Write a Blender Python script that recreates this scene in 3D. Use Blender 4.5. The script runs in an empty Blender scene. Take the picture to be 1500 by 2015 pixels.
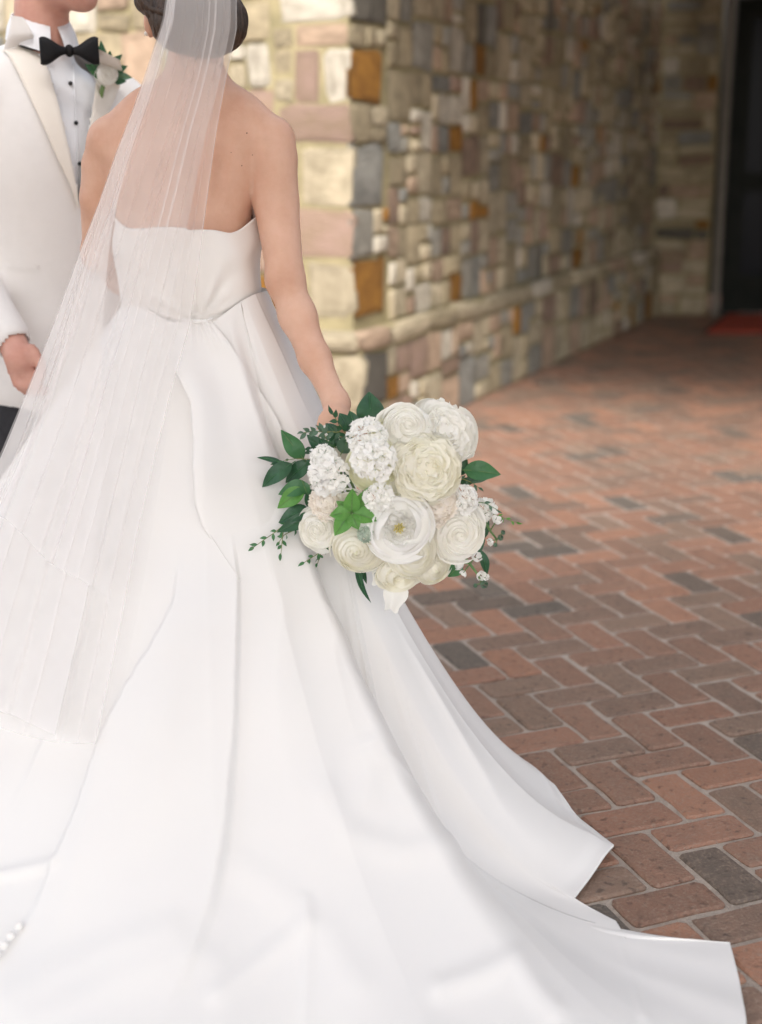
import bpy, math, random
import numpy as np
from mathutils import Matrix, Vector
from mathutils.bvhtree import BVHTree

random.seed(7)
RNG = np.random.default_rng(11)
SC = bpy.context.scene
COL = SC.collection
rad = math.radians

# ------------------------------------------------------------------ camera, sky, sun, exposure
FPX, PITCH, ROLL, CH = 2700.0, rad(15.1209), rad(-0.5), 1.3214
cp, sp, cr, sr = math.cos(PITCH), math.sin(PITCH), math.cos(ROLL), math.sin(ROLL)
AX_R = np.array([cr, sr * sp, sr * cp])
AX_U = np.array([-sr, cr * sp, cr * cp])
AX_F = np.array([0.0, cp, -sp])
CAM = np.array([0.0, 0.0, CH])
cd = bpy.data.cameras.new('camera')
cam = bpy.data.objects.new('camera', cd)
COL.objects.link(cam)
m = Matrix.Identity(4)
for i in range(3):
    m[i][0], m[i][1], m[i][2], m[i][3] = AX_R[i], AX_U[i], -AX_F[i], CAM[i]
cam.matrix_world = m
cd.sensor_fit = 'VERTICAL'
cd.sensor_height = 56.0
cd.lens = FPX / 2015.0 * 56.0
cd.clip_start, cd.clip_end = 0.05, 500.0
cd.dof.use_dof = True
cd.dof.focus_distance = 2.60
cd.dof.aperture_fstop = 3.0
SC.camera = cam

world = bpy.data.worlds.new('World')
SC.world = world
world.use_nodes = True
wn, wl = world.node_tree.nodes, world.node_tree.links
wn.clear()
SUN_EL, SUN_AZ = rad(50), rad(184)          # azimuth clockwise from +Y: behind the camera
sky = wn.new('ShaderNodeTexSky')
sky.sky_type = 'NISHITA'
sky.sun_disc = False
sky.sun_elevation, sky.sun_rotation = SUN_EL, SUN_AZ
sky.air_density, sky.dust_density, sky.ozone_density = 1.0, 4.0, 1.0
hsv = wn.new('ShaderNodeHueSaturation')
hsv.inputs['Saturation'].default_value = 0.36
bg = wn.new('ShaderNodeBackground')
bg.inputs['Strength'].default_value = 0.15
wo = wn.new('ShaderNodeOutputWorld')
wl.new(sky.outputs[0], hsv.inputs['Color'])
wl.new(hsv.outputs[0], bg.inputs['Color'])
wl.new(bg.outputs[0], wo.inputs['Surface'])
sd = bpy.data.lights.new('sun', 'SUN')
sd.energy = 1.1
sd.angle = rad(20)
sd.color = (1.0, 0.96, 0.90)
sun = bpy.data.objects.new('sun', sd)
COL.objects.link(sun)
to_sun = Vector((math.sin(SUN_AZ) * math.cos(SUN_EL), math.cos(SUN_AZ) * math.cos(SUN_EL), math.sin(SUN_EL)))
sun.rotation_euler = to_sun.to_track_quat('Z', 'Y').to_euler()
SC.view_settings.view_transform = 'Standard'
SC.view_settings.look = 'None'
SC.view_settings.exposure = 1.33
SC.view_settings.gamma = 1.0
SC.view_settings.use_curve_mapping = False
SC.render.engine = 'CYCLES'
SC.cycles.use_denoising = True
SC.cycles.max_bounces = 12
SC.cycles.diffuse_bounces = 7
SC.cycles.transparent_max_bounces = 24

# ------------------------------------------------------------------ geometry helpers
def ray(px, py):
    cx = (np.asarray(px, float) - 750.0) / FPX
    cy = -(np.asarray(py, float) - 1007.5) / FPX
    return cx[..., None] * AX_R + cy[..., None] * AX_U + AX_F

def P(px, py, Y):
    """the world point at forward distance Y on the sight line of a photograph point"""
    d = ray(px, py)
    return CAM + d * (np.asarray(Y, float) / d[..., 1])[..., None]

def G(px, py, z=0.0):
    d = ray(px, py)
    return CAM + d * ((z - CH) / d[..., 2])[..., None]

def project(w):
    w = np.asarray(w, float) - CAM
    d = w @ AX_F
    return np.stack([750 + FPX * (w @ AX_R) / d, 1007.5 - FPX * (w @ AX_U) / d], -1)

def smooth(x, a, b):
    t = np.clip((np.asarray(x, float) - a) / (b - a), 0, 1)
    return t * t * (3 - 2 * t)

def empty(name, loc):
    o = bpy.data.objects.new(name, None)
    COL.objects.link(o)
    o.location = loc
    o.empty_display_size = 0.1
    return o

def tag(o, label=None, cat=None, group=None, kind=None):
    for k, v in (('label', label), ('category', cat), ('group', group), ('kind', kind)):
        if v:
            o[k] = v
    return o

def worldpos(o):
    p = np.zeros(3)
    while o is not None:
        p += np.array(o.location)
        o = o.parent
    return p

def mesh_data(name, V, F, mats, idx=None, sm=True):
    me = bpy.data.meshes.new(name)
    me.from_pydata([tuple(map(float, v)) for v in V], [], [tuple(int(i) for i in f) for f in F])
    for mt in (mats if isinstance(mats, (list, tuple)) else [mats]):
        me.materials.append(mt)
    if idx is not None:
        me.polygons.foreach_set('material_index', np.asarray(idx, dtype=np.int32))
    me.polygons.foreach_set('use_smooth', [sm] * len(me.polygons))
    me.update()
    return me

def put(name, me, parent=None, loc=(0, 0, 0)):
    o = bpy.data.objects.new(name, me)
    COL.objects.link(o)
    o.parent = parent
    o.location = loc
    return o

def part(name, V, F, mats, parent=None, idx=None, sm=True):
    """V in world coordinates; the object stands where its parent stands"""
    V = np.asarray(V, float)
    if parent is not None:
        V = V - worldpos(parent)
    return put(name, mesh_data(name, V, F, mats, idx, sm), parent)

def grid_faces(nu, nv, wrap=False, off=0, flip=False):
    out = []
    for i in range(nu if wrap else nu - 1):
        i2 = (i + 1) % nu
        for j in range(nv - 1):
            q = (i * nv + j, i2 * nv + j, i2 * nv + j + 1, i * nv + j + 1)
            out.append(tuple(off + k for k in (q[::-1] if flip else q)))
    return out

def join(list_vf):
    V, F = [], []
    for v, f in list_vf:
        n = sum(len(x) for x in V)
        V.append(np.asarray(v, float))
        F += [tuple(i + n for i in q) for q in f]
    return np.concatenate(V), F

def box(c, half, rot=None):
    s = np.array([(x, y, z) for x in (-1, 1) for y in (-1, 1) for z in (-1, 1)], float) * np.array(half)
    if rot is not None:
        s = s @ np.asarray(rot).T
    return s + np.array(c), [(0, 1, 3, 2), (4, 6, 7, 5), (0, 4, 5, 1), (2, 3, 7, 6), (0, 2, 6, 4), (1, 5, 7, 3)]

def tube(pts, rads, n=8, cap=True):
    pts = np.asarray(pts, float)
    V, F = [], []
    prev = None
    for i, p in enumerate(pts):
        t = pts[min(i + 1, len(pts) - 1)] - pts[max(i - 1, 0)]
        t = t / (np.linalg.norm(t) + 1e-9)
        if prev is None:
            a = np.cross(t, (0, 0, 1) if abs(t[2]) < 0.9 else (1, 0, 0))
        else:
            a = prev - t * (prev @ t)
        a /= np.linalg.norm(a) + 1e-9
        prev = a
        b = np.cross(t, a)
        r = rads[i] if hasattr(rads, '__len__') else rads
        for k in range(n):
            w = 2 * math.pi * k / n
            V.append(p + r * (math.cos(w) * a + math.sin(w) * b))
    for i in range(len(pts) - 1):
        for k in range(n):
            k2 = (k + 1) % n
            F.append((i * n + k, i * n + k2, (i + 1) * n + k2, (i + 1) * n + k))
    if cap:
        F.append(tuple(range(n))[::-1])
        F.append(tuple((len(pts) - 1) * n + k for k in range(n)))
    return np.array(V), F

def ball(c, r, n=10, mr=6, sq=(1, 1, 1)):
    V, F = [], []
    for j in range(mr + 1):
        a = math.pi * j / mr
        for k in range(n):
            b = 2 * math.pi * k / n
            V.append(np.array(c) + r * np.array([math.sin(a) * math.cos(b) * sq[0], math.sin(a) * math.sin(b) * sq[1], math.cos(a) * sq[2]]))
    for j in range(mr):
        for k in range(n):
            k2 = (k + 1) % n
            F.append((j * n + k, (j + 1) * n + k, (j + 1) * n + k2, j * n + k2))
    return np.array(V), F

class Blob:
    """a smooth union of tapered limbs and ellipsoids on a grid, skinned by surface nets"""
    def __init__(s, lo, hi, h):
        s.lo, s.h = np.array(lo, float), h
        s.n = np.ceil((np.array(hi) - s.lo) / h).astype(int) + 1
        s.D = np.full(s.n, 1.0, np.float32)
        s.ax = [s.lo[i] + h * np.arange(s.n[i]) for i in range(3)]
    def _sub(s, lo, hi):
        a = np.clip(((np.array(lo) - s.lo) / s.h).astype(int), 0, s.n - 1)
        b = np.clip(((np.array(hi) - s.lo) / s.h).astype(int) + 2, 1, s.n)
        sl = tuple(slice(a[i], b[i]) for i in range(3))
        g = np.meshgrid(*[s.ax[i][sl[i]] for i in range(3)], indexing='ij')
        return sl, np.stack(g, -1)
    def _mix(s, sl, d, k, cut=False):
        o = s.D[sl]
        if cut:
            d = -d
            h = np.clip(0.5 - 0.5 * (d - o) / k, 0, 1)
            s.D[sl] = d * (1 - h) + o * h + k * h * (1 - h) if False else np.maximum(o, d)
            return
        h = np.clip(0.5 + 0.5 * (o - d) / k, 0, 1)
        s.D[sl] = o * (1 - h) + d * h - k * h * (1 - h)
    def limb(s, a, b, ra, rb, k=0.02):
        a, b = np.array(a, float), np.array(b, float)
        mg = max(ra, rb) + 2.5 * k + 0.02
        sl, p = s._sub(np.minimum(a, b) - mg, np.maximum(a, b) + mg)
        ab = b - a
        t = np.clip(((p - a) @ ab) / (ab @ ab + 1e-12), 0, 1)
        d = np.linalg.norm(p - a - t[..., None] * ab, axis=-1) - (ra + (rb - ra) * t)
        s._mix(sl, d, k)
        return s
    def chain(s, pts, rs, k=0.02):
        for i in range(len(pts) - 1):
            s.limb(pts[i], pts[i + 1], rs[i], rs[i + 1], k)
        return s
    def egg(s, c, r, k=0.02, rot=None, cut=False):
        c, r = np.array(c, float), np.array(r, float)
        mg = r.max() + 2.5 * k + 0.02
        sl, p = s._sub(c - mg, c + mg)
        q = p - c
        if rot is not None:
            q = q @ np.asarray(rot)
        k0 = np.linalg.norm(q / r, axis=-1)
        k1 = np.linalg.norm(q / (r * r), axis=-1) + 1e-9
        s._mix(sl, k0 * (k0 - 1) / k1, k, cut)
        return s
    def skin(s):
        D = s.D
        S = D < 0
        nx, ny, nz = D.shape
        c = sum(S[i:nx - 1 + i, j:ny - 1 + j, l:nz - 1 + l].astype(np.int8) for i in (0, 1) for j in (0, 1) for l in (0, 1))
        act = (c > 0) & (c < 8)
        ii = np.argwhere(act)
        idx = np.full(act.shape, -1, np.int64)
        idx[act] = np.arange(len(ii))
        acc, cnt = np.zeros((len(ii), 3)), np.zeros(len(ii))
        cor = [np.array((i, j, l)) for i in (0, 1) for j in (0, 1) for l in (0, 1)]
        for x in range(8):
            for y in range(x + 1, 8):
                if abs(cor[x] - cor[y]).sum() != 1:
                    continue
                da = D[tuple((ii + cor[x]).T)]
                db = D[tuple((ii + cor[y]).T)]
                mk = (da < 0) != (db < 0)
                t = np.where(mk, da / np.where(mk, da - db, 1), 0)
                acc += mk[:, None] * (cor[x] + t[:, None] * (cor[y] - cor[x]))
                cnt += mk
        V = (ii + acc / cnt[:, None]) * s.h + s.lo
        F = []
        for ax in range(3):
            u, v = (ax + 1) % 3, (ax + 2) % 3
            a = [slice(None)] * 3
            b = [slice(None)] * 3
            a[ax], b[ax] = slice(0, -1), slice(1, None)
            s0, s1 = S[tuple(a)], S[tuple(b)]
            pts = np.argwhere(s0 != s1)
            ok = (pts[:, u] > 0) & (pts[:, v] > 0) & (pts[:, u] < D.shape[u] - 1) & (pts[:, v] < D.shape[v] - 1)
            pts = pts[ok]
            eu, ev = np.zeros(3, int), np.zeros(3, int)
            eu[u], ev[v] = 1, 1
            q = np.stack([idx[tuple(x.T)] for x in (pts, pts - eu, pts - eu - ev, pts - ev)], 1)
            ins = s0[tuple(pts.T)]
            q = np.where(ins[:, None], q, q[:, ::-1])
            F.append(q)
        return V, np.concatenate(F)

def vert_normals(V, F):
    F = np.asarray(F)
    n = np.cross(V[F[:, 2]] - V[F[:, 0]], V[F[:, 3]] - V[F[:, 1]])
    N = np.zeros_like(V)
    for k in range(4):
        np.add.at(N, F[:, k], n)
    return N / (np.linalg.norm(N, axis=1, keepdims=True) + 1e-12)

def tree_of(*vf):
    V, F = join(vf)
    return BVHTree.FromPolygons([tuple(v) for v in V], F)

def cast(tr, px, py):
    """nearest surface along the sight line; returns the forward distance or nan"""
    d = ray(np.array(px, float), np.array(py, float))
    h = tr.ray_cast(Vector(CAM), Vector(d), 30)
    return h[0][1] if h[0] is not None else float('nan')

def interp(xs, keys):
    k = np.array(keys, float)
    return np.stack([np.interp(xs, k[:, 0], k[:, i]) for i in range(1, k.shape[1])], -1)

# ------------------------------------------------------------------ materials
def mat(name, col, rough=0.6, col2=None, scale=20.0, detail=4.0, bump=0.0, bscale=None, sub=0.0, sheen=0.0,
        spec=0.5, contrast=(0.35, 0.65), stretch=None, rand=0.0, subcol=(1, 0.3, 0.15), translucent=0.0):
    mt = bpy.data.materials.new(name)
    mt.use_nodes = True
    N, L = mt.node_tree.nodes, mt.node_tree.links
    b = N['Principled BSDF']
    b.inputs['Roughness'].default_value = rough
    b.inputs['Specular IOR Level'].default_value = spec
    b.inputs['Base Color'].default_value = (*col, 1)
    tc = N.new('ShaderNodeTexCoord')
    src = tc.outputs['Object']
    if stretch:
        mp = N.new('ShaderNodeMapping')
        mp.inputs['Scale'].default_value = stretch
        L.new(src, mp.inputs['Vector'])
        src = mp.outputs[0]
    oi = None
    if rand:
        oi = N.new('ShaderNodeObjectInfo')
        ad = N.new('ShaderNodeVectorMath')
        ad.operation = 'MULTIPLY_ADD'
        ad.inputs[1].default_value = (37, 53, 71)
        L.new(oi.outputs['Random'], ad.inputs[0])
        L.new(src, ad.inputs[2])
        src = ad.outputs[0]
    out = None
    if col2 is not None:
        nz = N.new('ShaderNodeTexNoise')
        nz.inputs['Scale'].default_value = scale
        nz.inputs['Detail'].default_value = detail
        nz.inputs['Roughness'].default_value = 0.62
        L.new(src, nz.inputs['Vector'])
        cr_ = N.new('ShaderNodeValToRGB')
        cr_.color_ramp.elements[0].position, cr_.color_ramp.elements[1].position = contrast
        cr_.color_ramp.elements[0].color = (*col, 1)
        cr_.color_ramp.elements[1].color = (*col2, 1)
        L.new(nz.outputs['Fac'], cr_.inputs[0])
        out = cr_.outputs[0]
    if rand:
        hs = N.new('ShaderNodeHueSaturation')
        mr = N.new('ShaderNodeMapRange')
        mr.inputs['To Min'].default_value, mr.inputs['To Max'].default_value = 1 - rand, 1 + rand
        L.new(oi.outputs['Random'], mr.inputs['Value'])
        L.new(mr.outputs[0], hs.inputs['Value'])
        if out:
            L.new(out, hs.inputs['Color'])
        else:
            hs.inputs['Color'].default_value = (*col, 1)
        out = hs.outputs[0]
    if out:
        L.new(out, b.inputs['Base Color'])
    if bump:
        n2 = N.new('ShaderNodeTexNoise')
        n2.inputs['Scale'].default_value = bscale or scale * 2
        n2.inputs['Detail'].default_value = 5
        L.new(src, n2.inputs['Vector'])
        bp = N.new('ShaderNodeBump')
        bp.inputs['Strength'].default_value = bump
        bp.inputs['Distance'].default_value = 0.01
        L.new(n2.outputs['Fac'], bp.inputs['Height'])
        L.new(bp.outputs[0], b.inputs['Normal'])
    if sub:
        b.inputs['Subsurface Weight'].default_value = sub
        b.inputs['Subsurface Radius'].default_value = subcol
        b.inputs['Subsurface Scale'].default_value = 0.02
    if sheen:
        b.inputs['Sheen Weight'].default_value = sheen
        b.inputs['Sheen Roughness'].default_value = 0.4
    if translucent:
        o = N['Material Output']
        tr = N.new('ShaderNodeBsdfTranslucent')
        if out:
            L.new(out, tr.inputs['Color'])
        else:
            tr.inputs['Color'].default_value = (*col, 1)
        mx = N.new('ShaderNodeMixShader')
        mx.inputs[0].default_value = translucent
        L.new(b.outputs[0], mx.inputs[1])
        L.new(tr.outputs[0], mx.inputs[2])
        L.new(mx.outputs[0], o.inputs['Surface'])
    return mt

def veil_mat(name, alpha):
    mt = bpy.data.materials.new(name)
    mt.use_nodes = True
    N, L = mt.node_tree.nodes, mt.node_tree.links
    N.remove(N['Principled BSDF'])
    o = N['Material Output']
    t = N.new('ShaderNodeBsdfTransparent')
    d = N.new('ShaderNodeBsdfDiffuse')
    tl = N.new('ShaderNodeBsdfTranslucent')
    d.inputs['Color'].default_value = (0.96, 0.945, 0.935, 1)
    tl.inputs['Color'].default_value = (0.96, 0.945, 0.935, 1)
    m1, m2 = N.new('ShaderNodeMixShader'), N.new('ShaderNodeMixShader')
    m1.inputs[0].default_value = 0.4
    tc, nz = N.new('ShaderNodeTexCoord'), N.new('ShaderNodeTexNoise')
    nz.inputs['Scale'].default_value = 9
    L.new(tc.outputs['Object'], nz.inputs['Vector'])
    mr = N.new('ShaderNodeMapRange')
    mr.inputs['To Min'].default_value, mr.inputs['To Max'].default_value = alpha * 0.85, alpha * 1.15
    L.new(nz.outputs['Fac'], mr.inputs['Value'])
    L.new(d.outputs[0], m1.inputs[1])
    L.new(tl.outputs[0], m1.inputs[2])
    L.new(mr.outputs[0], m2.inputs[0])
    L.new(t.outputs[0], m2.inputs[1])
    L.new(m1.outputs[0], m2.inputs[2])
    L.new(m2.outputs[0], o.inputs['Surface'])
    return mt

M = {}
M['satin'] = mat('ivory_satin', (0.85, 0.835, 0.81), 0.40, (0.825, 0.812, 0.795), 3, 2, 0.03, 900, sheen=0.25, spec=0.35)
M['bodice'] = mat('ivory_bodice_satin', (0.87, 0.845, 0.81), 0.45, (0.845, 0.82, 0.785), 4, 2, 0.03, 900, sheen=0.2, spec=0.35)
M['skin'] = mat('fair_skin', (0.725, 0.465, 0.345), 0.46, (0.625, 0.36, 0.25), 11, 9, 0.09, 420, sub=0.12, spec=0.3)
M['skin_groom'] = mat('ruddy_skin', (0.62, 0.35, 0.275), 0.5, (0.54, 0.27, 0.21), 18, 5, 0.06, 300, sub=0.12, spec=0.3)
M['mole'] = mat('brown_mole', (0.16, 0.07, 0.045), 0.6)
M['hair'] = mat('dark_brown_hair', (0.028, 0.016, 0.010), 0.38, (0.075, 0.043, 0.026), 60, 3, 0.6, 160, stretch=(1, 1, 0.18))
M['hair_groom'] = mat('short_brown_hair', (0.05, 0.03, 0.018), 0.5, (0.1, 0.06, 0.035), 90, 3, 0.5, 200)
M['veil'] = veil_mat('sheer_tulle', 0.28)
M['veil_tier'] = veil_mat('gathered_tulle', 0.58)
M['jacket'] = mat('ivory_wool', (0.78, 0.755, 0.73), 0.8, (0.765, 0.74, 0.715), 40, 4, 0.05, 700, sheen=0.15)
M['lapel'] = mat('cream_satin_lapel', (0.80, 0.745, 0.665), 0.38, (0.77, 0.715, 0.635), 12, 3, 0.03, 500, sheen=0.15)
M['shirt'] = mat('white_cotton', (0.80, 0.81, 0.83), 0.7, (0.77, 0.785, 0.81), 30, 3, 0.08, 600)
M['black_satin'] = mat('black_satin', (0.006, 0.006, 0.007), 0.55, (0.010, 0.010, 0.011), 30, 3, 0.1, 400, spec=0.18)
M['black_wool'] = mat('black_wool', (0.012, 0.012, 0.015), 0.8, (0.022, 0.022, 0.026), 60, 3, 0.2, 500)
M['stud'] = mat('black_stud', (0.01, 0.01, 0.012), 0.2)
M['pearl'] = mat('pearl', (0.8, 0.76, 0.7), 0.2)
M['petal_white'] = mat('white_petal', (0.965, 0.96, 0.94), 0.55, (0.94, 0.935, 0.89), 30, 4, 0.05, 200, translucent=0.2, sheen=0.2)
M['petal_cream'] = mat('cream_petal', (0.965, 0.95, 0.865), 0.55, (0.945, 0.92, 0.79), 26, 4, 0.05, 200, translucent=0.2, sheen=0.2)
M['petal_ivory'] = mat('ivory_petal', (0.965, 0.955, 0.91), 0.55, (0.95, 0.935, 0.865), 26, 4, 0.05, 200, translucent=0.2, sheen=0.2)
M['petal_green'] = mat('greenish_cream_petal', (0.87, 0.865, 0.62), 0.55, (0.89, 0.88, 0.70), 30, 4, 0.05, 200, translucent=0.2)
M['petal_blush'] = mat('blush_petal', (0.96, 0.915, 0.85), 0.55, (0.94, 0.88, 0.79), 30, 4, 0.05, 200, translucent=0.2, sheen=0.2)
M['stamen'] = mat('yellow_stamen', (0.72, 0.60, 0.20), 0.6, (0.62, 0.55, 0.22), 60)
M['eye'] = mat('grey_green_floret', (0.36, 0.45, 0.36), 0.6, (0.5, 0.58, 0.48), 80)
M['leaf_dark'] = mat('dark_green_leaf', (0.022, 0.085, 0.040), 0.38, (0.035, 0.125, 0.055), 40, 4, 0.15, 120, translucent=0.12)
M['leaf_mid'] = mat('mid_green_leaf', (0.045, 0.17, 0.06), 0.40, (0.07, 0.22, 0.08), 40, 4, 0.15, 120, translucent=0.18)
M['leaf_bright'] = mat('bright_green_leaf', (0.10, 0.30, 0.055), 0.42, (0.15, 0.38, 0.08), 40, 4, 0.15, 120, translucent=0.22)
M['leaf_grey'] = mat('grey_green_leaf', (0.07, 0.15, 0.09), 0.5, (0.11, 0.2, 0.13), 40, 4, 0.15, 120, translucent=0.1)
M['stem'] = mat('green_stem', (0.09, 0.2, 0.06), 0.5, (0.16, 0.26, 0.09), 40)
M['twig'] = mat('yellow_green_twig', (0.26, 0.30, 0.09), 0.5, (0.18, 0.2, 0.07), 60)
M['ribbon'] = mat('ivory_ribbon', (0.8, 0.77, 0.7), 0.4)
M['mortar'] = mat('sandy_mortar', (0.56, 0.48, 0.41), 0.95, (0.42, 0.355, 0.30), 24, 8, 0.9, 220)
M['wall_mortar'] = mat('buff_mortar', (0.40, 0.335, 0.19), 0.95, (0.25, 0.215, 0.115), 5, 6, 0.7, 60)
M['timber'] = mat('dark_stained_timber', (0.020, 0.017, 0.013), 0.7, (0.032, 0.026, 0.02), 8, 4, 0.2, 40, stretch=(8, 8, 1))
M['door_green'] = mat('dark_green_black_paint', (0.012, 0.015, 0.012), 0.6, (0.02, 0.022, 0.018), 10, spec=0.15)
M['trim'] = mat('pale_weathered_trim', (0.26, 0.24, 0.20), 0.7, (0.2, 0.18, 0.15), 15)
M['glass'] = mat('dark_glass', (0.012, 0.014, 0.02), 0.25, spec=0.12)
M['brass'] = mat('aged_brass', (0.3, 0.2, 0.08), 0.35)
M['plaster'] = mat('porch_ceiling_boards', (0.10, 0.085, 0.065), 0.8, (0.07, 0.06, 0.045), 8)
M['soffit'] = mat('white_bounce_soffit', (0.72, 0.71, 0.69), 0.8, (0.66, 0.65, 0.63), 5)  # underside of the added canopy, white to bounce light
M['doormat'] = mat('red_coir', (0.66, 0.12, 0.065), 0.95, (0.50, 0.08, 0.045), 90, 5, 0.9, 300)
M['doormat_edge'] = mat('dark_rubber_edge', (0.02, 0.02, 0.02), 0.8)

# ------------------------------------------------------------------ the ground: herringbone brick paving
paving = tag(empty('brick_paving', (0, 0, 0)), kind='structure')
GX0, GX1, GY0, GY1 = -8.0, 9.0, -1.5, 13.0
nx_, ny_ = 61, 69
gv = np.array([(x, y, -0.006) for x in np.linspace(-14, 18, nx_) for y in np.linspace(-10, 24, ny_)])
part('mortar_bed', gv, grid_faces(nx_, ny_, flip=False), M['mortar'], paving)
fv = np.array([(-150, -150, -0.05), (150, -150, -0.05), (150, 150, -0.05), (-150, 150, -0.05)], float)
far = part('ground', fv, [(0, 1, 2, 3)], mat('grey_drive_asphalt', (0.055, 0.054, 0.052), 0.9, (0.04, 0.04, 0.04), 30, 6, 0.4, 120))
tag(far, kind='structure')

BW = 0.1016
byaw = rad(20.483)
bo = np.array([0.38523, 2.52367])
bu = np.array([math.cos(byaw), math.sin(byaw)])
bv = np.array([math.sin(byaw), -math.cos(byaw)])
BRICK_COL = [((0.375, 0.182, 0.130), (0.275, 0.140, 0.104), 20), ((0.320, 0.165, 0.122), (0.235, 0.130, 0.100), 22),
             ((0.425, 0.205, 0.138), (0.335, 0.162, 0.116), 14), ((0.260, 0.155, 0.122), (0.185, 0.118, 0.098), 18),
             ((0.165, 0.118, 0.104), (0.115, 0.090, 0.082), 6), ((0.295, 0.182, 0.142), (0.215, 0.142, 0.116), 16),
             ((0.115, 0.098, 0.094), (0.145, 0.120, 0.112), 2)]

def brick_mat(i, c1, c2):
    mt = mat('fired_brick_%s' % ('red', 'brown', 'orange', 'umber', 'plum', 'taupe', 'charcoal')[i], c1, 0.66, c2, 26, 7, 0.55, 190, rand=0.10, contrast=(0.3, 0.7))
    N, L = mt.node_tree.nodes, mt.node_tree.links
    b = N['Principled BSDF']
    base = b.inputs['Base Color'].links[0].from_socket
    tc = next(n for n in N if n.type == 'TEX_COORD')
    vec = next(n for n in N if n.type == 'VECT_MATH').outputs[0]
    # pale grit rubbed into the pits, dark grime along the arrises (box distance in the brick's own frame)
    n1 = N.new('ShaderNodeTexNoise')
    n1.inputs['Scale'].default_value, n1.inputs['Detail'].default_value = 150, 3
    L.new(vec, n1.inputs['Vector'])
    r1 = N.new('ShaderNodeValToRGB')
    r1.color_ramp.elements[0].position, r1.color_ramp.elements[1].position = 0.50, 0.72
    L.new(n1.outputs['Fac'], r1.inputs[0])
    n2 = N.new('ShaderNodeTexNoise')
    n2.inputs['Scale'].default_value, n2.inputs['Detail'].default_value = 14, 4
    L.new(vec, n2.inputs['Vector'])
    mu = N.new('ShaderNodeMath')
    mu.operation = 'MULTIPLY'
    L.new(r1.outputs[0], mu.inputs[0])
    L.new(n2.outputs['Fac'], mu.inputs[1])
    mx = N.new('ShaderNodeMix')
    mx.data_type = 'RGBA'
    L.new(mu.outputs[0], mx.inputs['Factor'])
    L.new(base, mx.inputs['A'])
    mx.inputs['B'].default_value = (0.36, 0.28, 0.22, 1)
    n3 = N.new('ShaderNodeTexNoise')
    n3.inputs['Scale'].default_value, n3.inputs['Detail'].default_value = 60, 4
    L.new(vec, n3.inputs['Vector'])
    r3 = N.new('ShaderNodeValToRGB')
    r3.color_ramp.elements[0].position, r3.color_ramp.elements[1].position = 0.28, 0.42
    r3.color_ramp.elements[0].color, r3.color_ramp.elements[1].color = (0.35, 0.35, 0.36, 1), (1, 1, 1, 1)
    L.new(n3.outputs['Fac'], r3.inputs[0])
    m3 = N.new('ShaderNodeMix')
    m3.data_type, m3.blend_type = 'RGBA', 'MULTIPLY'
    m3.inputs['Factor'].default_value = 0.8
    L.new(mx.outputs['Result'], m3.inputs['A'])
    L.new(r3.outputs[0], m3.inputs['B'])
    L.new(m3.outputs['Result'], b.inputs['Base Color'])
    return mt

dust = lambda q: tuple(f * (.84 * v + .16 * g) for f, v, g in zip((.96, .95, .86), q, (.24, .205, .165)))
BM = [brick_mat(i, dust(a), dust(b)) for i, (a, b, w) in enumerate(BRICK_COL)]
BWT = [w for a, b, w in BRICK_COL]

def brick_shape(k):
    """a worn paver 2 x 1, z up: an uneven outline, a rounded arris and a skirt that runs into the mortar"""
    r = np.random.default_rng(100 + k)
    L_, W_ = BW * 2 - 0.0115, BW - 0.0115
    c = 0.010
    hx, hy = L_ / 2, W_ / 2
    out = [(-hx, -hy + c), (-hx + c * .35, -hy + c * .3), (-hx + c, -hy), (-hx * .3, -hy), (hx * .35, -hy), (hx - c, -hy), (hx - c * .3, -hy + c * .35), (hx, -hy + c), (hx, hy * .1),
           (hx, hy - c), (hx - c * .35, hy - c * .3), (hx - c, hy), (hx * .3, hy), (-hx * .35, hy), (-hx + c, hy), (-hx + c * .3, hy - c * .35), (-hx, hy - c), (-hx, -hy * .1)]
    out = np.array(out) + r.normal(0, 0.0013, (len(out), 2))
    n = len(out)
    ins = out * (1 - 0.0055 / np.abs(np.array([hx, hy])))
    tilt = r.normal(0, 0.006, 2)
    V = [(x, y, 0.0 + tilt[0] * x + tilt[1] * y) for x, y in ins] + [(x, y, -0.0042 + tilt[0] * x) for x, y in out] + [(x * 1.0, y * 1.0, -0.02) for x, y in out]
    F = [tuple(range(n))]
    for ring in (0, 1):
        for i in range(n):
            j = (i + 1) % n
            F.append((ring * n + i, (ring + 1) * n + i, (ring + 1) * n + j, ring * n + j))
    return np.array(V), F

BS = [brick_shape(k) for k in range(7)]
cells = []
for i in range(-160, 200):
    for j in range(-90, 110):
        for kind, (a, b) in (('h', (i + 2 * j, i - 2 * j)), ('v', (1 + i + 2 * j, -2 + i - 2 * j))):
            cu, cv = (a + 1, b + .5) if kind == 'h' else (a + .5, b + 1)
            x, y = bo + BW * (cu * bu + cv * bv)
            if GX0 < x < GX1 and GY0 < y < GY1:
                cells.append((x, y, kind))
pr = project(np.array([(x, y, 0) for x, y, k in cells]))
sil = np.array([(600, 800), (830, 1160), (960, 1370), (1040, 1510), (1205, 1690), (1130, 1775), (1230, 1855), (1435, 1860), (1470, 2060)], float)
def shown(p):
    return -20 < p[0] < 1525 and 560 < p[1] < 2070 and p[0] > np.interp(p[1], [800, 1160, 1370, 1510, 1690, 1700, 1775, 1855, 1861, 2060], [560, 800, 930, 1010, 1170, 1120, 1100, 1200, 1400, 1440])
order = sorted(range(len(cells)), key=lambda q: cells[q][1])
vis = [q for q in order if shown(pr[q])]
near = set(vis[:300])
MESHB = {}
restV, restF, restI = [], [], []
noff = 0
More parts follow.
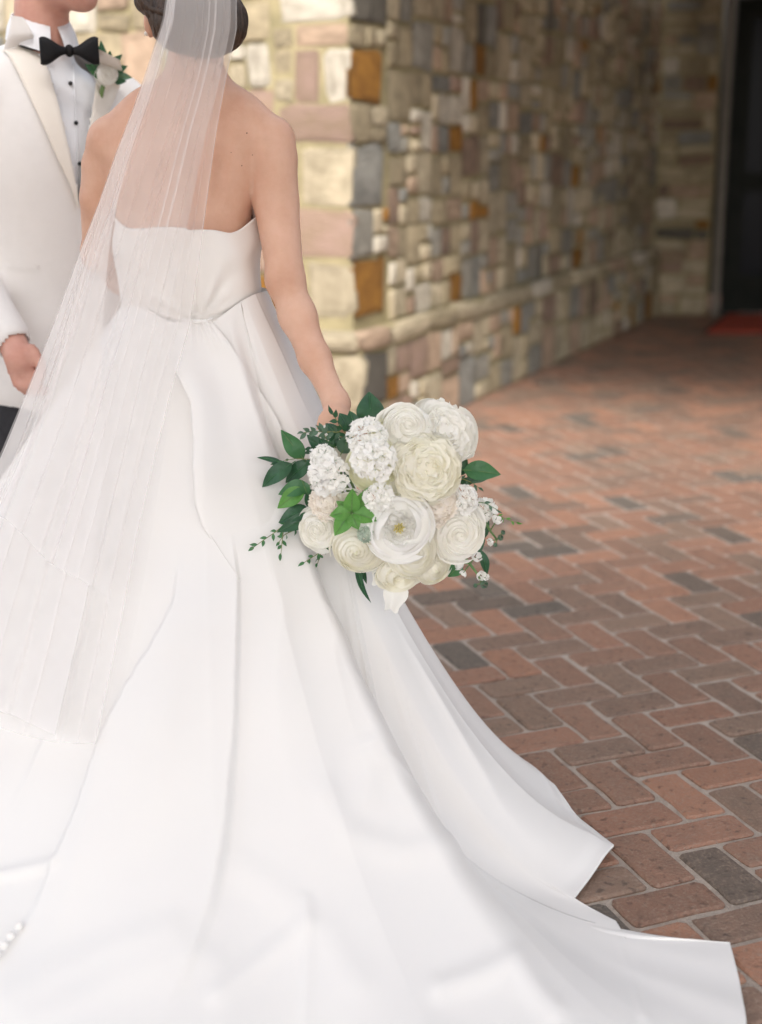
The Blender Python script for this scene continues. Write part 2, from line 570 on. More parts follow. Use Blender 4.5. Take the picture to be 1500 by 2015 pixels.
for q, (x, y, kind) in enumerate(cells):
    k = random.randrange(7)
    c = random.choices(range(7), BWT)[0]
    ang = byaw if kind == 'h' else byaw - math.pi / 2
    ang += random.gauss(0, 0.006) + (math.pi if random.random() < .5 else 0)
    dz = random.gauss(0, 0.0010)
    if q in near:
        if (k, c) not in MESHB:
            MESHB[(k, c)] = mesh_data('brick', BS[k][0], BS[k][1], BM[c], sm=False)
        o = put('brick', MESHB[(k, c)], paving, (x + random.gauss(0, .0008), y + random.gauss(0, .0008), dz))
        o.rotation_euler = (0, 0, ang)
    else:
        V, F = BS[k]
        ca, sa = math.cos(ang), math.sin(ang)
        restV.append(V @ np.array([[ca, sa, 0], [-sa, ca, 0], [0, 0, 1]]) + (x, y, dz))
        restF += [tuple(i + noff for i in f) for f in F]
        restI += [c] * len(F)
        noff += len(V)
tag(part('further_bricks', np.concatenate(restV), restF, BM, paving, restI, sm=False), kind='stuff')

# ------------------------------------------------------------------ the stone building
WD = rad(25.0)
dr = np.array([math.sin(WD), math.cos(WD), 0.0])           # along the receding face
nr = np.array([math.cos(WD), -math.sin(WD), 0.0])          # its outward normal
dl = -nr                                                   # along the facing side, to the left
nl = -dr                                                   # its outward normal
UC = np.array([-0.105, 5.95, 0.0])                         # the corner at ground level
WLEN, WTOP, LEDGE = 5.25, 3.1, 0.52
bld = tag(empty('stone_building', UC), 'building of rough multicoloured rubble stone with a dark doorway and a stone plinth', 'building')
FC = UC + dr * WLEN                                        # inner corner at the far end
drt = np.array([math.cos(rad(-9)), math.sin(rad(-9)), 0.0])  # the short return beside the door
nrt = np.array([drt[1], -drt[0], 0.0])
RET = 0.46

def slab(a, d, n, length, z0, z1, thick, mt, name):
    """a wall slab whose face runs from a along d, outward n"""
    V = []
    for t in (0, length):
        for th in (0, -thick):
            for z in (z0, z1):
                V.append(a + d * t + n * th + np.array([0, 0, z]))
    F = [(0, 1, 5, 4), (2, 6, 7, 3), (0, 2, 3, 1), (4, 5, 7, 6), (1, 3, 7, 5), (0, 4, 6, 2)]
    return part(name, np.array(V), F, mt, bld, sm=False)

SK = -0.012
slab(UC + nr * SK, dr, nr, WLEN, -0.02, WTOP, 0.4, M['wall_mortar'], 'wall')
slab(UC + nl * SK + dl * 0.014, dl, nl, 5.0, -0.02, WTOP, 0.4, M['wall_mortar'], 'wall')
slab(FC + nrt * SK, drt, nrt, RET - .03, -0.02, WTOP, 0.4, M['wall_mortar'], 'wall')
PL = 0.065
PC = UC + nr * PL + nl * PL
slab(PC + nr * SK + dr * .012, dr, nr, WLEN + PL, -0.02, LEDGE, PL - .005, M['wall_mortar'], 'plinth')
slab(PC + nl * SK + dl * 0.014, dl, nl, 5.0, -0.02, LEDGE, PL - .005, M['wall_mortar'], 'plinth')

STONE = {'cream': ((0.50, 0.42, 0.29), (0.40, 0.33, 0.21)), 'tan': ((0.36, 0.29, 0.18), (0.26, 0.21, 0.125)), 'pink': ((0.44, 0.30, 0.21), (0.34, 0.23, 0.15)),
         'grey': ((0.27, 0.26, 0.23), (0.19, 0.185, 0.17)), 'blue': ((0.23, 0.235, 0.225), (0.145, 0.152, 0.152)), 'amber': ((0.30, 0.14, 0.022), (0.20, 0.085, 0.015)),
         'brown': ((0.22, 0.13, 0.09), (0.13, 0.08, 0.065)), 'dark': ((0.05, 0.05, 0.05), (0.09, 0.085, 0.08)), 'white': ((0.58, 0.53, 0.44), (0.47, 0.41, 0.32)), 'purple': ((0.28, 0.17, 0.14), (0.42, 0.28, 0.18))}
STONE = {k: tuple(tuple(min(.70, v * 1.05) for v in t) for t in ab) if k not in ('dark', 'amber', 'blue') else ab for k, ab in STONE.items()}
STONE = {k: tuple(tuple(.78 * v + .22 * g for v, g in zip(t, (.42, .365, .26))) for t in ab) if k != 'amber' else ab for k, ab in STONE.items()}
STM = {k: mat(k + '_stone', tuple(min(.75, v * 1.06) for v in a), 0.92, tuple(v * .62 for v in b), 2.2, 9, 0.8, 14, rand=0.16, contrast=(0.38, 0.72)) for k, (a, b) in STONE.items()}
SKEY = list(STONE)
SWT = {'cream': 26, 'tan': 26, 'pink': 13, 'grey': 14, 'blue': 6, 'amber': 3, 'brown': 5, 'dark': 1, 'white': 7, 'purple': 4}

def stone_shape(k):
    """unit stone: x -0.5..0.5, z -0.5..0.5, face towards -y at 0, sides run back to y=1"""
    r = np.random.default_rng(500 + k)
    g = np.array([-0.5, -0.36, 0.36, 0.5])
    V = []
    for i, x in enumerate(g):
        for j, z in enumerate(g):
            rim = (i in (0, 3)) + (j in (0, 3))
            y = 0.16 * r.normal() + (0.22 if rim == 1 else 0.38 if rim == 2 else -0.15)
            sx = x * (0.965 if rim == 2 else 1)
            sz = z * (0.965 if rim == 2 else 1)
            jx, jz = r.normal(0, .040, 2) * (1 if rim else .4)
            V.append((sx + np.clip(jx, -.07, .05) * (1 if sx < 0 else -1 if abs(sx) > .3 else 1), y, sz + np.clip(jz, -.07, .05) * (1 if sz < 0 else -1)))
    F = []
    for i in range(3):
        for j in range(3):
            F.append((i * 4 + j, (i + 1) * 4 + j, (i + 1) * 4 + j + 1, i * 4 + j + 1))
    rim = [0, 4, 8, 12, 13, 14, 15, 11, 7, 3, 2, 1]
    n0 = len(V)
    for q in rim:
        V.append((V[q][0] * 1.02, 2.2, V[q][2] * 1.02))
    for a in range(12):
        b = (a + 1) % 12
        F.append((rim[b], rim[a], n0 + a, n0 + b))
    return np.array(V), F

SS = [stone_shape(k) for k in range(12)]
stones = []                      # (centre, along, normal, width, height, depth, key)
def lay(a, d, n, length, z0, z1, seed, start=0.0, hmin=.08, hmax=.20, side='r'):
    r = random.Random(seed)
    z = z0
    while z < z1 - 0.04:
        h = r.uniform(hmin, hmax)
        if z + h > z1 - 0.05:
            h = z1 - z
        t = start(z) if callable(start) else start
        while t < length - 0.03:
            w = h * r.uniform(0.75, 2.3)
            w = min(max(w, .07), .40)
            if t + w > length - .06:
                w = length - t
            bits = [(t, w, z, h)]
            if h > .13 and r.random() < .55:
                f = r.uniform(.35, .65)
                bits = [(t, w, z, h * f), (t, w, z + h * f, h * (1 - f))]
                if w > .2 and r.random() < .6:
                    q = r.randrange(2)
                    bb = bits.pop(q)
                    g = r.uniform(.35, .65)
                    bits += [(bb[0], w * g, bb[2], bb[3]), (bb[0] + w * g, w * (1 - g), bb[2], bb[3])]
            for (tt, ww, zz, hh) in bits:
                key = r.choices(SKEY, [SWT[k] * (3 if side == 'l' and k in ('cream', 'white') else .4 if side == 'l' and k in ('blue', 'grey', 'brown', 'dark') else 1) for k in SKEY])[0]
                mg = r.uniform(.010, .018)
                stones.append((a + d * (tt + ww / 2) + np.array([0, 0, zz + hh / 2]), d, n, ww - mg, hh - mg, r.uniform(.010, .022), key))
            t += w
        z += h

def zat(py, base):
    """height on the vertical through a ground point seen at image row py"""
    zs = np.linspace(-.2, 3.5, 400)
    ys = project(np.array([base + np.array([0, 0, z]) for z in zs]))[:, 1]
    return float(np.interp(-py, -ys, zs))

# quoins of the corner, read off the photograph: rows, width on the facing side, its key, width on the receding side, its key
rows = [(628, 513, .23, 'cream', .30, 'amber'), (511, 414, .36, 'purple', .20, 'grey'), (412, 284, .25, 'cream', .30, 'blue'), (283, 203, .34, 'purple', .19, 'tan'),
        (201, 92, .13, 'white', .29, 'amber'), (90, 43, .26, 'pink', .14, 'tan'), (40, -30, .34, 'white', .2, 'dark'), (-32, -120, .2, 'cream', .35, 'tan'),
        (-122, -200, .36, 'tan', .2, 'grey'), (-202, -300, .22, 'cream', .33, 'pink'), (-302, -400, .34, 'grey', .2, 'tan')]
qz = []
for (y0, y1, wl_, kl, wr_, kr) in rows:
    z0, z1 = zat(y0, UC), zat(y1, UC)
    if z1 > WTOP:
        z1 = WTOP
    if z1 - z0 < .05:
        continue
    qz.append((z0, z1, wl_, wr_))
    zc = np.array([0, 0, (z0 + z1) / 2])
    stones.append((UC + dl * wl_ / 2 + zc, dl, nl, wl_ - .010, z1 - z0 - .010, .012, kl))
    stones.append((UC + dr * wr_ / 2 + zc, dr, nr, wr_ - .010, z1 - z0 - .010, .012, kr))
def qs(z, side):
    for (z0, z1, a, b) in qz:
        if z0 - .05 <= z <= z1:
            return (a if side == 'l' else b) + .008
    return .25
NQ = len(stones)
def split_wall(a, d, n, t0, t1, z0, z1, smin, smax, seed, side):
    """irregular squared rubble: the field is split again and again, off centre"""
    r = random.Random(seed)
    todo = [(t0, t1, z0, z1)]
    while todo:
        x0, x1, y0, y1 = todo.pop()
        w, h = x1 - x0, y1 - y0
        big = max(w, h)
        lim = r.uniform(smin, smax)
        if (big > lim * 1.25 or w > 3.0 * h or h > 1.9 * w) and big > smin * 1.15:
            f = r.uniform(.36, .64)
            if w > h * r.uniform(.75, 1.25):
                m_ = x0 + w * f
                todo += [(x0, m_, y0, y1), (m_, x1, y0, y1)]
            else:
                m_ = y0 + h * f
                todo += [(x0, x1, y0, m_), (x0, x1, m_, y1)]
            continue
        key = r.choices(SKEY, [SWT[k] * (.9 if side == 'l' and k in ('cream', 'white') else 1.8 if side == 'l' and k in ('pink', 'tan', 'purple') else .35 if side == 'l' and k in ('blue', 'grey', 'brown', 'dark') else 1) for k in SKEY])[0]
        mg = r.uniform(.014, .030) if side == 'r' else r.uniform(.012, .022)
        stones.append((a + d * ((x0 + x1) / 2 + r.gauss(0, .003)) + np.array([0, 0, (y0 + y1) / 2 + r.gauss(0, .003)]), d, n, w - mg, h - mg, r.uniform(.004, .012) if side == 'r' else r.uniform(.007, .016), key))
for (z0, z1, qa_, qb_) in qz:
    if qb_ < .27:
        split_wall(UC, dr, nr, qb_ + .006, .36, z0, z1, .09, .2, int(z0 * 1000), 'r')
    if qa_ < .27:
        split_wall(UC, dl, nl, qa_ + .006, .37, z0, z1, .10, .2, int(z0 * 999), 'l')
split_wall(UC, dr, nr, .365, WLEN, LEDGE, WTOP, .095, .23, 404, 'r')
split_wall(UC, dl, nl, .375, 3.2, LEDGE, WTOP, .12, .32, 405, 'l')
lay(FC, drt, nrt, RET - .05, 0.0, WTOP, 77, .01, .10, .17)
split_wall(PC, dr, nr, .26, WLEN - .02, 0.0, LEDGE - .085, .10, .24, 31, 'r')
split_wall(PC, dl, nl, .22, 3.0, 0.0, LEDGE - .085, .12, .28, 32, 'l')
stones.append((PC + dr * .13 + np.array([0, 0, .31]), dr, nr, .24, .22, .014, 'dark'))
stones.append((PC + dr * .13 + np.array([0, 0, .10]), dr, nr, .24, .18, .014, 'tan'))
stones.append((PC + dl * .10 + np.array([0, 0, .31]), dl, nl, .20, .22, .014, 'cream'))
stones.append((PC + dl * .10 + np.array([0, 0, .10]), dl, nl, .20, .18, .014, 'tan'))
# ledge course on the plinth, a little proud
for (d, n, sd_) in ((dr, nr, 41), (dl, nl, 42)):
    r = random.Random(sd_)
    t = 0.0
    while t < (WLEN - .05 if d is dr else 3.0):
        w = r.uniform(.22, .45)
        key = r.choice(['cream', 'cream', 'white', 'pink', 'tan', 'tan', 'cream', 'brown'])
        stones.append((PC + d * (t + w / 2) + np.array([0, 0, LEDGE - .035]), d, n, w - .018, .078, .026, key))
        t += w
# stones of a colour one can find in the photograph
MARK = [(903, 262, 'amber'), (1058, 505, 'dark'), (1137, 495, 'dark'), (1102, 322, 'brown'), (968, 535, 'blue'), (1020, 140, 'white'), (742, 18, 'dark'), (1092, 30, 'dark'), (1160, 75, 'amber'), (832, 395, 'white'),
        (1008, 235, 'pink'), (1022, 285, 'white'), (905, 690, 'blue'), (985, 62, 'blue'), (895, 180, 'purple'), (1075, 130, 'pink'), (612, 115, 'blue'), (520, 105, 'white'), (590, 175, 'purple'), (545, 175, 'cream'),
        (1375, 470, 'dark'), (1335, 470, 'dark'), (1370, 560, 'pink'), (1372, 355, 'tan')]
pc = project(np.array([s[0] for s in stones]))
for (mx_, my_, key) in MARK:
    best = NQ + int(np.argmin(((pc[NQ:] - (mx_, my_)) ** 2).sum(1)))
    s = stones[best]
    stones[best] = s[:6] + (key,)
def stone_rank(q):
    s = stones[q]
    p = pc[q]
    if not (-30 < p[0] < 1440 and -30 < p[1] < 900):
        return 1e9
    return -s[3] * s[4] * abs(float(s[2] @ (CAM - s[0]))) / float(np.linalg.norm(CAM - s[0]) ** 3)
rank = sorted(range(len(stones)), key=stone_rank)
keep = set([q for q in rank if stone_rank(q) < 1e8][:300])
MESHS = {}
sV, sF, sI, noff = [], [], [], 0
for q, (c, d, n, w, h, dp, key) in enumerate(stones):
    k = q % 12
    fl = -1 if q % 4 == 1 else 1
    X, Yv, Z = d, -n, np.array([0, 0, 1.0])
    tilt = random.gauss(0, .035) if q >= NQ else 0.0
    X, Z = X * math.cos(tilt) + Z * math.sin(tilt), Z * math.cos(tilt) - X * math.sin(tilt)
    if np.dot(np.cross(X, Yv), Z) < 0:
        X = -X
    if q in keep:
        if (k, key) not in MESHS:
            MESHS[(k, key)] = mesh_data('stone', SS[k][0], SS[k][1], STM[key], sm=True)
        o = put('stone', MESHS[(k, key)], bld)
        mm = Matrix.Identity(4)
        loc = c + n * (dp * .3) - UC
        for i in range(3):
            mm[i][0], mm[i][1], mm[i][2], mm[i][3] = X[i] * w, Yv[i] * dp, Z[i] * h, loc[i]
        o.matrix_local = mm
    else:
        V, F = SS[k]
        W_ = (c + n * dp * .3) + V[:, :1] * X * w + V[:, 1:2] * Yv * dp + V[:, 2:] * Z * h
        sV.append(W_)
        sF += [tuple(i + noff for i in f) for f in F]
        sI += [SKEY.index(key)] * len(F)
        noff += len(V)
tag(part('further_stones', np.concatenate(sV), sF, [STM[k] for k in SKEY], bld, sI), kind='stuff')

# doorway at the end of the return
JB = FC + drt * RET
Zv = np.array([0, 0, 1.0])
def obox(c, hx, hy, hz):
    R = np.stack([drt, -nrt, Zv], 1)
    return box(c, (hx, hy, hz), R)
DH = 2.35
V, F = join([obox(JB + drt * .022 + Zv * DH / 2 + nrt * .01, .022, .07, DH / 2), obox(JB + drt * 2.03 + Zv * DH / 2 + nrt * .01, .03, .07, DH / 2), obox(JB + drt * 1.03 + Zv * (DH + .04) + nrt * .01, 1.06, .075, .04)])
part('door_frame', V, F, M['trim'], bld, sm=False)
for s, c0 in ((0, .07), (1, 1.04)):
    wd = .95
    bits = []
    cen = JB + drt * (c0 + wd / 2) - nrt * .10
    for dx in (-wd / 2 + .065, wd / 2 - .065):
        bits.append(obox(cen + drt * dx + Zv * 1.165, .065, .024, 1.155))
    for zz, hz in ((.16, .14), (1.0, .07), (2.25, .075)):
        bits.append(obox(cen + Zv * zz, wd / 2 - .131, .022, hz))
    V, F = join(bits)
    dob = part('door', V, F, M['door_green'], bld, sm=False)
    for zz, hz in ((.615, .315), (1.62, .555)):
        V, F = obox(cen + Zv * zz, wd / 2 - .132, .006, hz)
        part('pane', V, F, M['glass'], dob, sm=False)
    hx = wd / 2 - .065 if s == 0 else -wd / 2 + .065
    hp = cen + drt * hx + nrt * .03 + Zv * 1.02
    V, F = join([obox(hp, .02, .006, .11), tube([hp + nrt * .006, hp + nrt * .05, hp + nrt * .05 - drt * .10 * (1 if s == 0 else -1)], .009, 8)])
    part('handle', V, F, M['brass'], dob)
slab(JB + drt * 2.07, drt, nrt, 3.2, -.02, WTOP, .4, M['wall_mortar'], 'wall')
V, F = obox(JB + drt * 1.03 + Zv * (DH + (WTOP - DH) / 2 + .045) - nrt * .1, 1.03, .1, (WTOP - DH) / 2 - .04)
part('lintel', V, F, M['timber'], bld, sm=False)
V, F = obox(JB + drt * 1.03 - nrt * 1.6 + Zv * 1.3, 1.6, .05, 1.3)
part('lobby_wall', V, F, M['timber'], bld, sm=False)
# porch roof over the door bay, carried by the walls and two posts
rq = UC + dr * -0.3
rc = [rq + nr * .12, rq + nr * 6.0, FC + dr * .9 + nr * 6.0, FC + dr * .9 + nr * .12]
V = np.array([p + Zv * z for z in (WTOP - .35, WTOP + .02) for p in rc])
V[:, 2] = [WTOP - .50] * 4 + [WTOP - .1] * 4
part('porch_roof', V, [(3, 2, 1, 0), (4, 5, 6, 7), (0, 1, 5, 4), (1, 2, 6, 5), (2, 3, 7, 6), (3, 0, 4, 7)], M['plaster'], bld, sm=False)
for p in (rq + nr * 5.8 + dr * .15, FC + nr * 5.8 - dr * .2):
    V, F = box(p + Zv * (WTOP - .51) / 2, (.11, .11, (WTOP - .51) / 2))
    part('porch_post', V, F, M['timber'], bld, sm=False)

# unseen canopy added to shade couple and train: flat, white-soffited, on four posts
CX0, CX1, CY0, CY1, CZ = -4.2, 5.5, -3.5, 1.55, 3.7
V, F = box(((CX0 + CX1) / 2, (CY0 + CY1) / 2, CZ + .12), ((CX1 - CX0) / 2, (CY1 - CY0) / 2, .12))
part('added_canopy_roof', V, F, M['soffit'], bld, sm=False)
for x in (CX0 + .3, CX1 - .3):
    for y in (CY0 + .3, CY1 - .3):
        V, F = box((x, y, CZ / 2 - .002), (.14, .14, CZ / 2 - .003))
        part('added_canopy_post', V, F, M['timber'], bld, sm=False)

slab(UC + dr * 3.7 + nr * 2.75, dr, -nr, WLEN - 2.7, -.02, WTOP - .51, .35, M['wall_mortar'], 'added_side_wall')  # unseen wall, added to keep side sky light off the porch floor

# doormat
ma, mb = G(1380, 659), G(1424, 622)
mdir = drt
mdep = np.array([mb[0] - ma[0], mb[1] - ma[1], 0])
mcorn = [ma, ma + mdir * 1.7, ma + mdir * 1.7 + mdep, mb]
mat_o = tag(empty('doormat', tuple(ma)), 'red coir doormat lying on the bricks in front of the dark doorway', 'doormat')
def sheet_box(cs, z0, z1, inset=0.0):
    c = np.mean(cs, axis=0)
    cs2 = [c + (p - c) * (1 - inset) for p in cs]
    V = np.array([(p[0], p[1], z) for z in (z0, z1) for p in cs2])
    return V, [(3, 2, 1, 0), (4, 5, 6, 7), (0, 1, 5, 4), (1, 2, 6, 5), (2, 3, 7, 6), (3, 0, 4, 7)]
V, F = sheet_box(mcorn, .001, .010)
part('rubber_edge', V, F, M['doormat_edge'], mat_o, sm=False)
V, F = sheet_box(mcorn, .0105, .024, .045)
part('coir_pile', V, F, M['doormat'], mat_o, sm=False)

# ------------------------------------------------------------------ the bride
BC = np.array([-0.365, 2.79, 0.0])
bride = tag(empty('person', tuple(BC)), 'woman seen from behind in a strapless ivory satin gown with long train and sheer veil', 'person')
def B(px, py, Y):
    return P(px, py, Y)

# body: one continuous skin
bb = Blob((-0.85, 2.28, -0.01), (0.15, 3.15, 1.86), 0.0075)
neck0, neck1 = B(386, 190, 2.79), B(384, 60, 2.775)
bb.chain([neck0, neck1], [.052, .050], .03)
hc = B(382, -10, 2.80)
bb.egg(hc + (0, 0, .05), (.072, .092, .098), .02)
bb.egg(hc + (-.035, .04, -.03), (.05, .062, .062), .03)                     # face, turned to the left and away
bb.limb(hc + (-.075, .085, .0), hc + (-.088, .10, -.015), .012, .012, .012)  # nose
ear = B(296, 44, 2.80)
bb.egg(ear, (.011, .018, .030), .006)
bb.egg(ear + (-.004, -.006, 0), (.008, .012, .02), .004)
shL, shR = B(221, 280, 2.80), B(533, 278, 2.77)
bb.chain([neck0 + (0, .005, .01), B(300, 228, 2.79), shL + (0, 0, .002)], [.048, .043, .046], .04)
bb.chain([neck0 + (0, .005, .01), B(466, 230, 2.775), shR + (0, 0, .002)], [.048, .043, .046], .04)
bb.egg(B(360, 300, 2.79), (.143, .082, .125), .04)
bb.egg(B(290, 325, 2.775), (.060, .038, .085), .05)
bb.egg(B(446, 325, 2.766), (.054, .038, .085), .04)
bb.egg(B(362, 420, 2.795), (.134, .088, .15), .04)
bb.egg(B(366, 560, 2.80), (.118, .085, .17), .05)
bb.egg(BC + (0, .02, .86), (.155, .11, .16), .05)
for s in (-1, 1):
    bb.egg(B(372, 400, 2.87) + (s * .075, .02, .0), (.058, .058, .06), .03)
    bb.chain([BC + (s * .085, .02, .82), BC + (s * .075, .01, .47), BC + (s * .07, .02, .11)], [.085, .056, .036], .04)
    bb.limb(BC + (s * .07, .03, .07), BC + (s * .075, .17, .035), .036, .028, .03)
# right arm, hanging, with the hand on the stems
elR, wrR = B(562, 552, 2.72), B(663, 794, 2.575)
bb.limb(shR, B(538, 312, 2.767), .046, .0465, .010)
bb.chain([B(538, 312, 2.767), B(544, 400, 2.765), elR + (0, 0, .01)], [.0465, .0445, .0360], .007)
bb.chain([elR, B(586, 622, 2.69), B(620, 706, 2.64), wrR], [.0350, .0345, .0290, .0225], .02)
bb.egg(elR + (-.004, -.010, .0), (.022, .020, .026), .03)
hnd = B(660, 842, 2.535)
bb.limb(wrR, hnd, .023, .021, .02)
bb.egg(hnd, (.037, .017, .042), .018)
for k, (dx, ln) in enumerate(((.027, .030), (.009, .034), (-.009, .032), (-.026, .026))):
    a = hnd + (dx, 0, -.032)
    b = a + (.004 + .002 * k, .004, -ln)
    c = b + (.0, .024, -.016)
    d = c + (-.004, .022, .010)
    bb.chain([a, b, c, d], [.0105, .0098, .0092, .008], .006)
bb.chain([hnd + (.03, .008, .012), hnd + (.048, .02, -.012), hnd + (.042, .036, -.036)], [.013, .0115, .0095], .008)
# left arm, bent forward towards the groom
elL, wrL = B(196, 500, 2.90), B(300, 585, 3.07)
bb.limb(shL, B(206, 325, 2.815), .046, .044, .016)
bb.chain([B(206, 325, 2.815), B(198, 390, 2.83), elL], [.044, .041, .034], .007)
bb.chain([elL, B(240, 548, 2.99), wrL], [.034, .031, .022], .025)
hl = wrL + (-.02, .06, -.02)
bb.egg(hl, (.022, .042, .034), .02)
for k in range(4):
    a = hl + (-.012, .03, .022 - .015 * k)
    bb.chain([a, a + (-.012, .03, -.006), a + (-.004, .05, -.02)], [.009, .0085, .0075], .006)
bb.chain([hl + (.01, .0, .03), hl + (.014, .03, .036)], [.011, .009], .008)
bV, bF = bb.skin()
tb_ = Blob((-0.75, 2.45, .80), (0.05, 3.05, 1.5), 0.010)
tb_.egg(B(372, 290, 2.79), (.160, .082, .125), .05)
tb_.egg(B(285, 320, 2.765), (.062, .04, .085), .05)
tb_.egg(B(462, 320, 2.755), (.062, .04, .085), .05)
tb_.egg(B(364, 420, 2.795), (.136, .088, .15), .05)
tb_.egg(B(366, 560, 2.80), (.118, .085, .17), .05)
for s in (-1, 1):
    tb_.egg(B(372, 400, 2.87) + (s * .075, .02, .0), (.058, .058, .06), .03)
tV, tF = tb_.skin()
torso_tree = BVHTree.FromPolygons([tuple(v) for v in tV], [tuple(int(i) for i in f) for f in tF])
bp_ = project(bV)
bk = bV[:, 1] < 2.80
# spine furrow, shoulder-blade edges
sx = np.exp(-((bp_[:, 0] - 377) / 13.0) ** 2) * smooth(bp_[:, 1], 190, 300) * (1 - smooth(bp_[:, 1], 430, 520))
bV[:, 1] += np.where(bk, .018 * sx, 0)
for (cx_, tilt) in ((318, 1), (436, -1)):
    e = (bp_[:, 0] - cx_ - tilt * (bp_[:, 1] - 330) * .16) / 14.0
    bV[:, 1] += np.where(bk, .009 * np.exp(-e * e) * np.exp(-((bp_[:, 1] - 335) / 60.0) ** 2), 0)
body = part('body', bV, bF, M['skin'], bride)
body_tree = BVHTree.FromPolygons([tuple(v) for v in bV], [tuple(int(i) for i in f) for f in bF])
for (x, y, r_) in ((486, 262, .0014), (497, 305, .0010), (476, 326, .0012), (455, 300, .0008)):
    V, F = ball(P(x, y, cast(body_tree, x, y)), r_, 8, 5)
    part('mole', V, F, M['mole'], body)

# hair: swept up, with a rolled chignon low at the back
def strands(V, c, amp, freq, ph=0.0, ax=(0, 0, 1)):
    d = V - c
    a = np.arctan2(d[:, 0], -d[:, 1])
    r = np.linalg.norm(d, axis=1, keepdims=True)
    w = np.sin(a * freq + 5 * d[:, 2] / .1 + ph) * .6 + np.sin(a * freq * 2.3 + 3 * d[:, 2] / .1 + ph * 2) * .4
    return V + d / r * (amp * w)[:, None]
hb = Blob(hc - .26, hc + .26, 0.006)
hb.egg(hc + (0.004, -.012, .052), (.086, .100, .110), .02)
hb.egg(B(405, 48, 2.70), (.070, .048, .060), .03)
hb.egg(B(352, 40, 2.715), (.055, .042, .056), .025)
hb.egg(B(442, 40, 2.72), (.042, .045, .050), .025)
hb.egg(B(312, 0, 2.75), (.045, .05, .034), .025)
hb.egg(hc + (-.06, .075, -.03), (.062, .062, .078), .01, cut=True)
hb.egg(ear + (-.022, .0, -.006), (.026, .024, .030), .01, cut=True)
hV, hF = hb.skin()
hV = strands(hV, hc + (0, -.03, .0), .0022, 46)
hair = part('hair', hV, hF, M['hair'], bride)
for (pts) in ([(284, 8), (300, 18), (335, 28), (380, 34)], [(300, -8), (330, 4), (372, 12), (415, 16)], [(290, 24), (312, 34), (345, 44)], [(460, 20), (474, 45), (470, 72), (455, 92)], [(462, 5), (478, 22), (476, 50)],
              [(360, 106), (358, 122), (366, 136)], [(432, 100), (440, 118), (434, 130)]):
    pp = np.array([B(x, y, 2.665 if 330 < x < 450 else 2.70) for x, y in pts])
    V, F = (tube(pp, [.008] * (len(pts) - 1) + [.003] if pts[0][1] < 60 else [.0012] * len(pts), 6))
    part('hair_lock', V, F, M['hair'], bride)

V, F = ball(B(288, 66, 2.795), .0045)
part('earring', V, F, M['pearl'], bride)

# bodice: a strapless shell that follows the back
NB, NV = 120, 40
z_bot = BC[2] + .965
PH = 2 * math.pi * np.arange(NB) / NB                  # 0 = back (towards the camera), increasing to the right
BCX, BCY = -.366, 2.795
Qp = np.minimum(PH, 2 * math.pi - PH)
ztop = 1.160 + .006 * np.exp(-((PH - 5.9) / .5) ** 2) - .008 * np.exp(-((PH - .80) / .25) ** 2) + .020 * smooth(Qp, 1.0, 1.45) + .035 * smooth(Qp, 1.5, 2.4)
tj = np.linspace(0, 1, NV)
ZZ = ztop[:, None] * (1 - tj) + (z_bot - .01) * tj
RR = np.zeros((NB, NV))
for i in range(NB):
    for j in range(NV):
        h = torso_tree.ray_cast(Vector((BCX, BCY, ZZ[i, j])), Vector((math.sin(PH[i]), -math.cos(PH[i]), 0)), .5)
        RR[i, j] = max(h[3] if h[0] is not None else .12, .10)
for k in range(10):
    RR = (np.roll(RR, 1, 0) + 2 * RR + np.roll(RR, -1, 0)) / 4
    RR[:, 1:-1] = (RR[:, :-2] + 2 * RR[:, 1:-1] + RR[:, 2:]) / 4
RR += .0065 + (.018 * smooth(np.sin(PH), .35, .95) + .012 * smooth(-np.sin(PH), .35, .95))[:, None] * smooth(ztop[:, None] - ZZ, .0, .06)
WAISTR = RR[:, -4].copy()
gx_ = (BCX + RR * np.sin(PH)[:, None]) + .352
gz_ = ZZ - .985
rr_, ag_ = np.hypot(gx_, gz_) + 1e-6, np.arctan2(gz_, gx_)
bk_ = (np.cos(PH) > -.3)[:, None]
RR = RR + np.where(bk_, .0030 * np.sin(ag_ * 17 + 1) * np.exp(-((rr_ - .045) / .05) ** 2) + .0028 * np.sin(ag_ * 9 + 2.2 + 8 * rr_) * np.exp(-(rr_ / .20) ** 2), 0)
RR = RR + .0015 * np.sin(7 * PH[:, None] + 30 * ZZ) + .0012 * np.sin(3 * PH[:, None] - 45 * ZZ)
Vb = np.stack([BCX + RR * np.sin(PH)[:, None], BCY - RR * np.cos(PH)[:, None], ZZ], -1).reshape(-1, 3)
Vb = np.array(Vb)
Fb = grid_faces(NB, NV, wrap=True)
rim_in = []
for i in range(NB):
    p = Vb[i * NV]
    rim_in.append((p[0] - .004 * math.sin(2 * math.pi * i / NB), p[1] + .004 * math.cos(2 * math.pi * i / NB), p[2] - .0005))
n0 = len(Vb)
rim2 = [(x, y, z - .03) for x, y, z in rim_in]
Vb2 = np.concatenate([Vb, rim_in, rim2])
for i in range(NB):
    i2 = (i + 1) % NB
    Fb.append((i2 * NV, i * NV, n0 + i, n0 + i2))
    Fb.append((n0 + i2, n0 + i, n0 + NB + i, n0 + NB + i2))
bodice = part('bodice', Vb2, Fb, M['bodice'], bride)

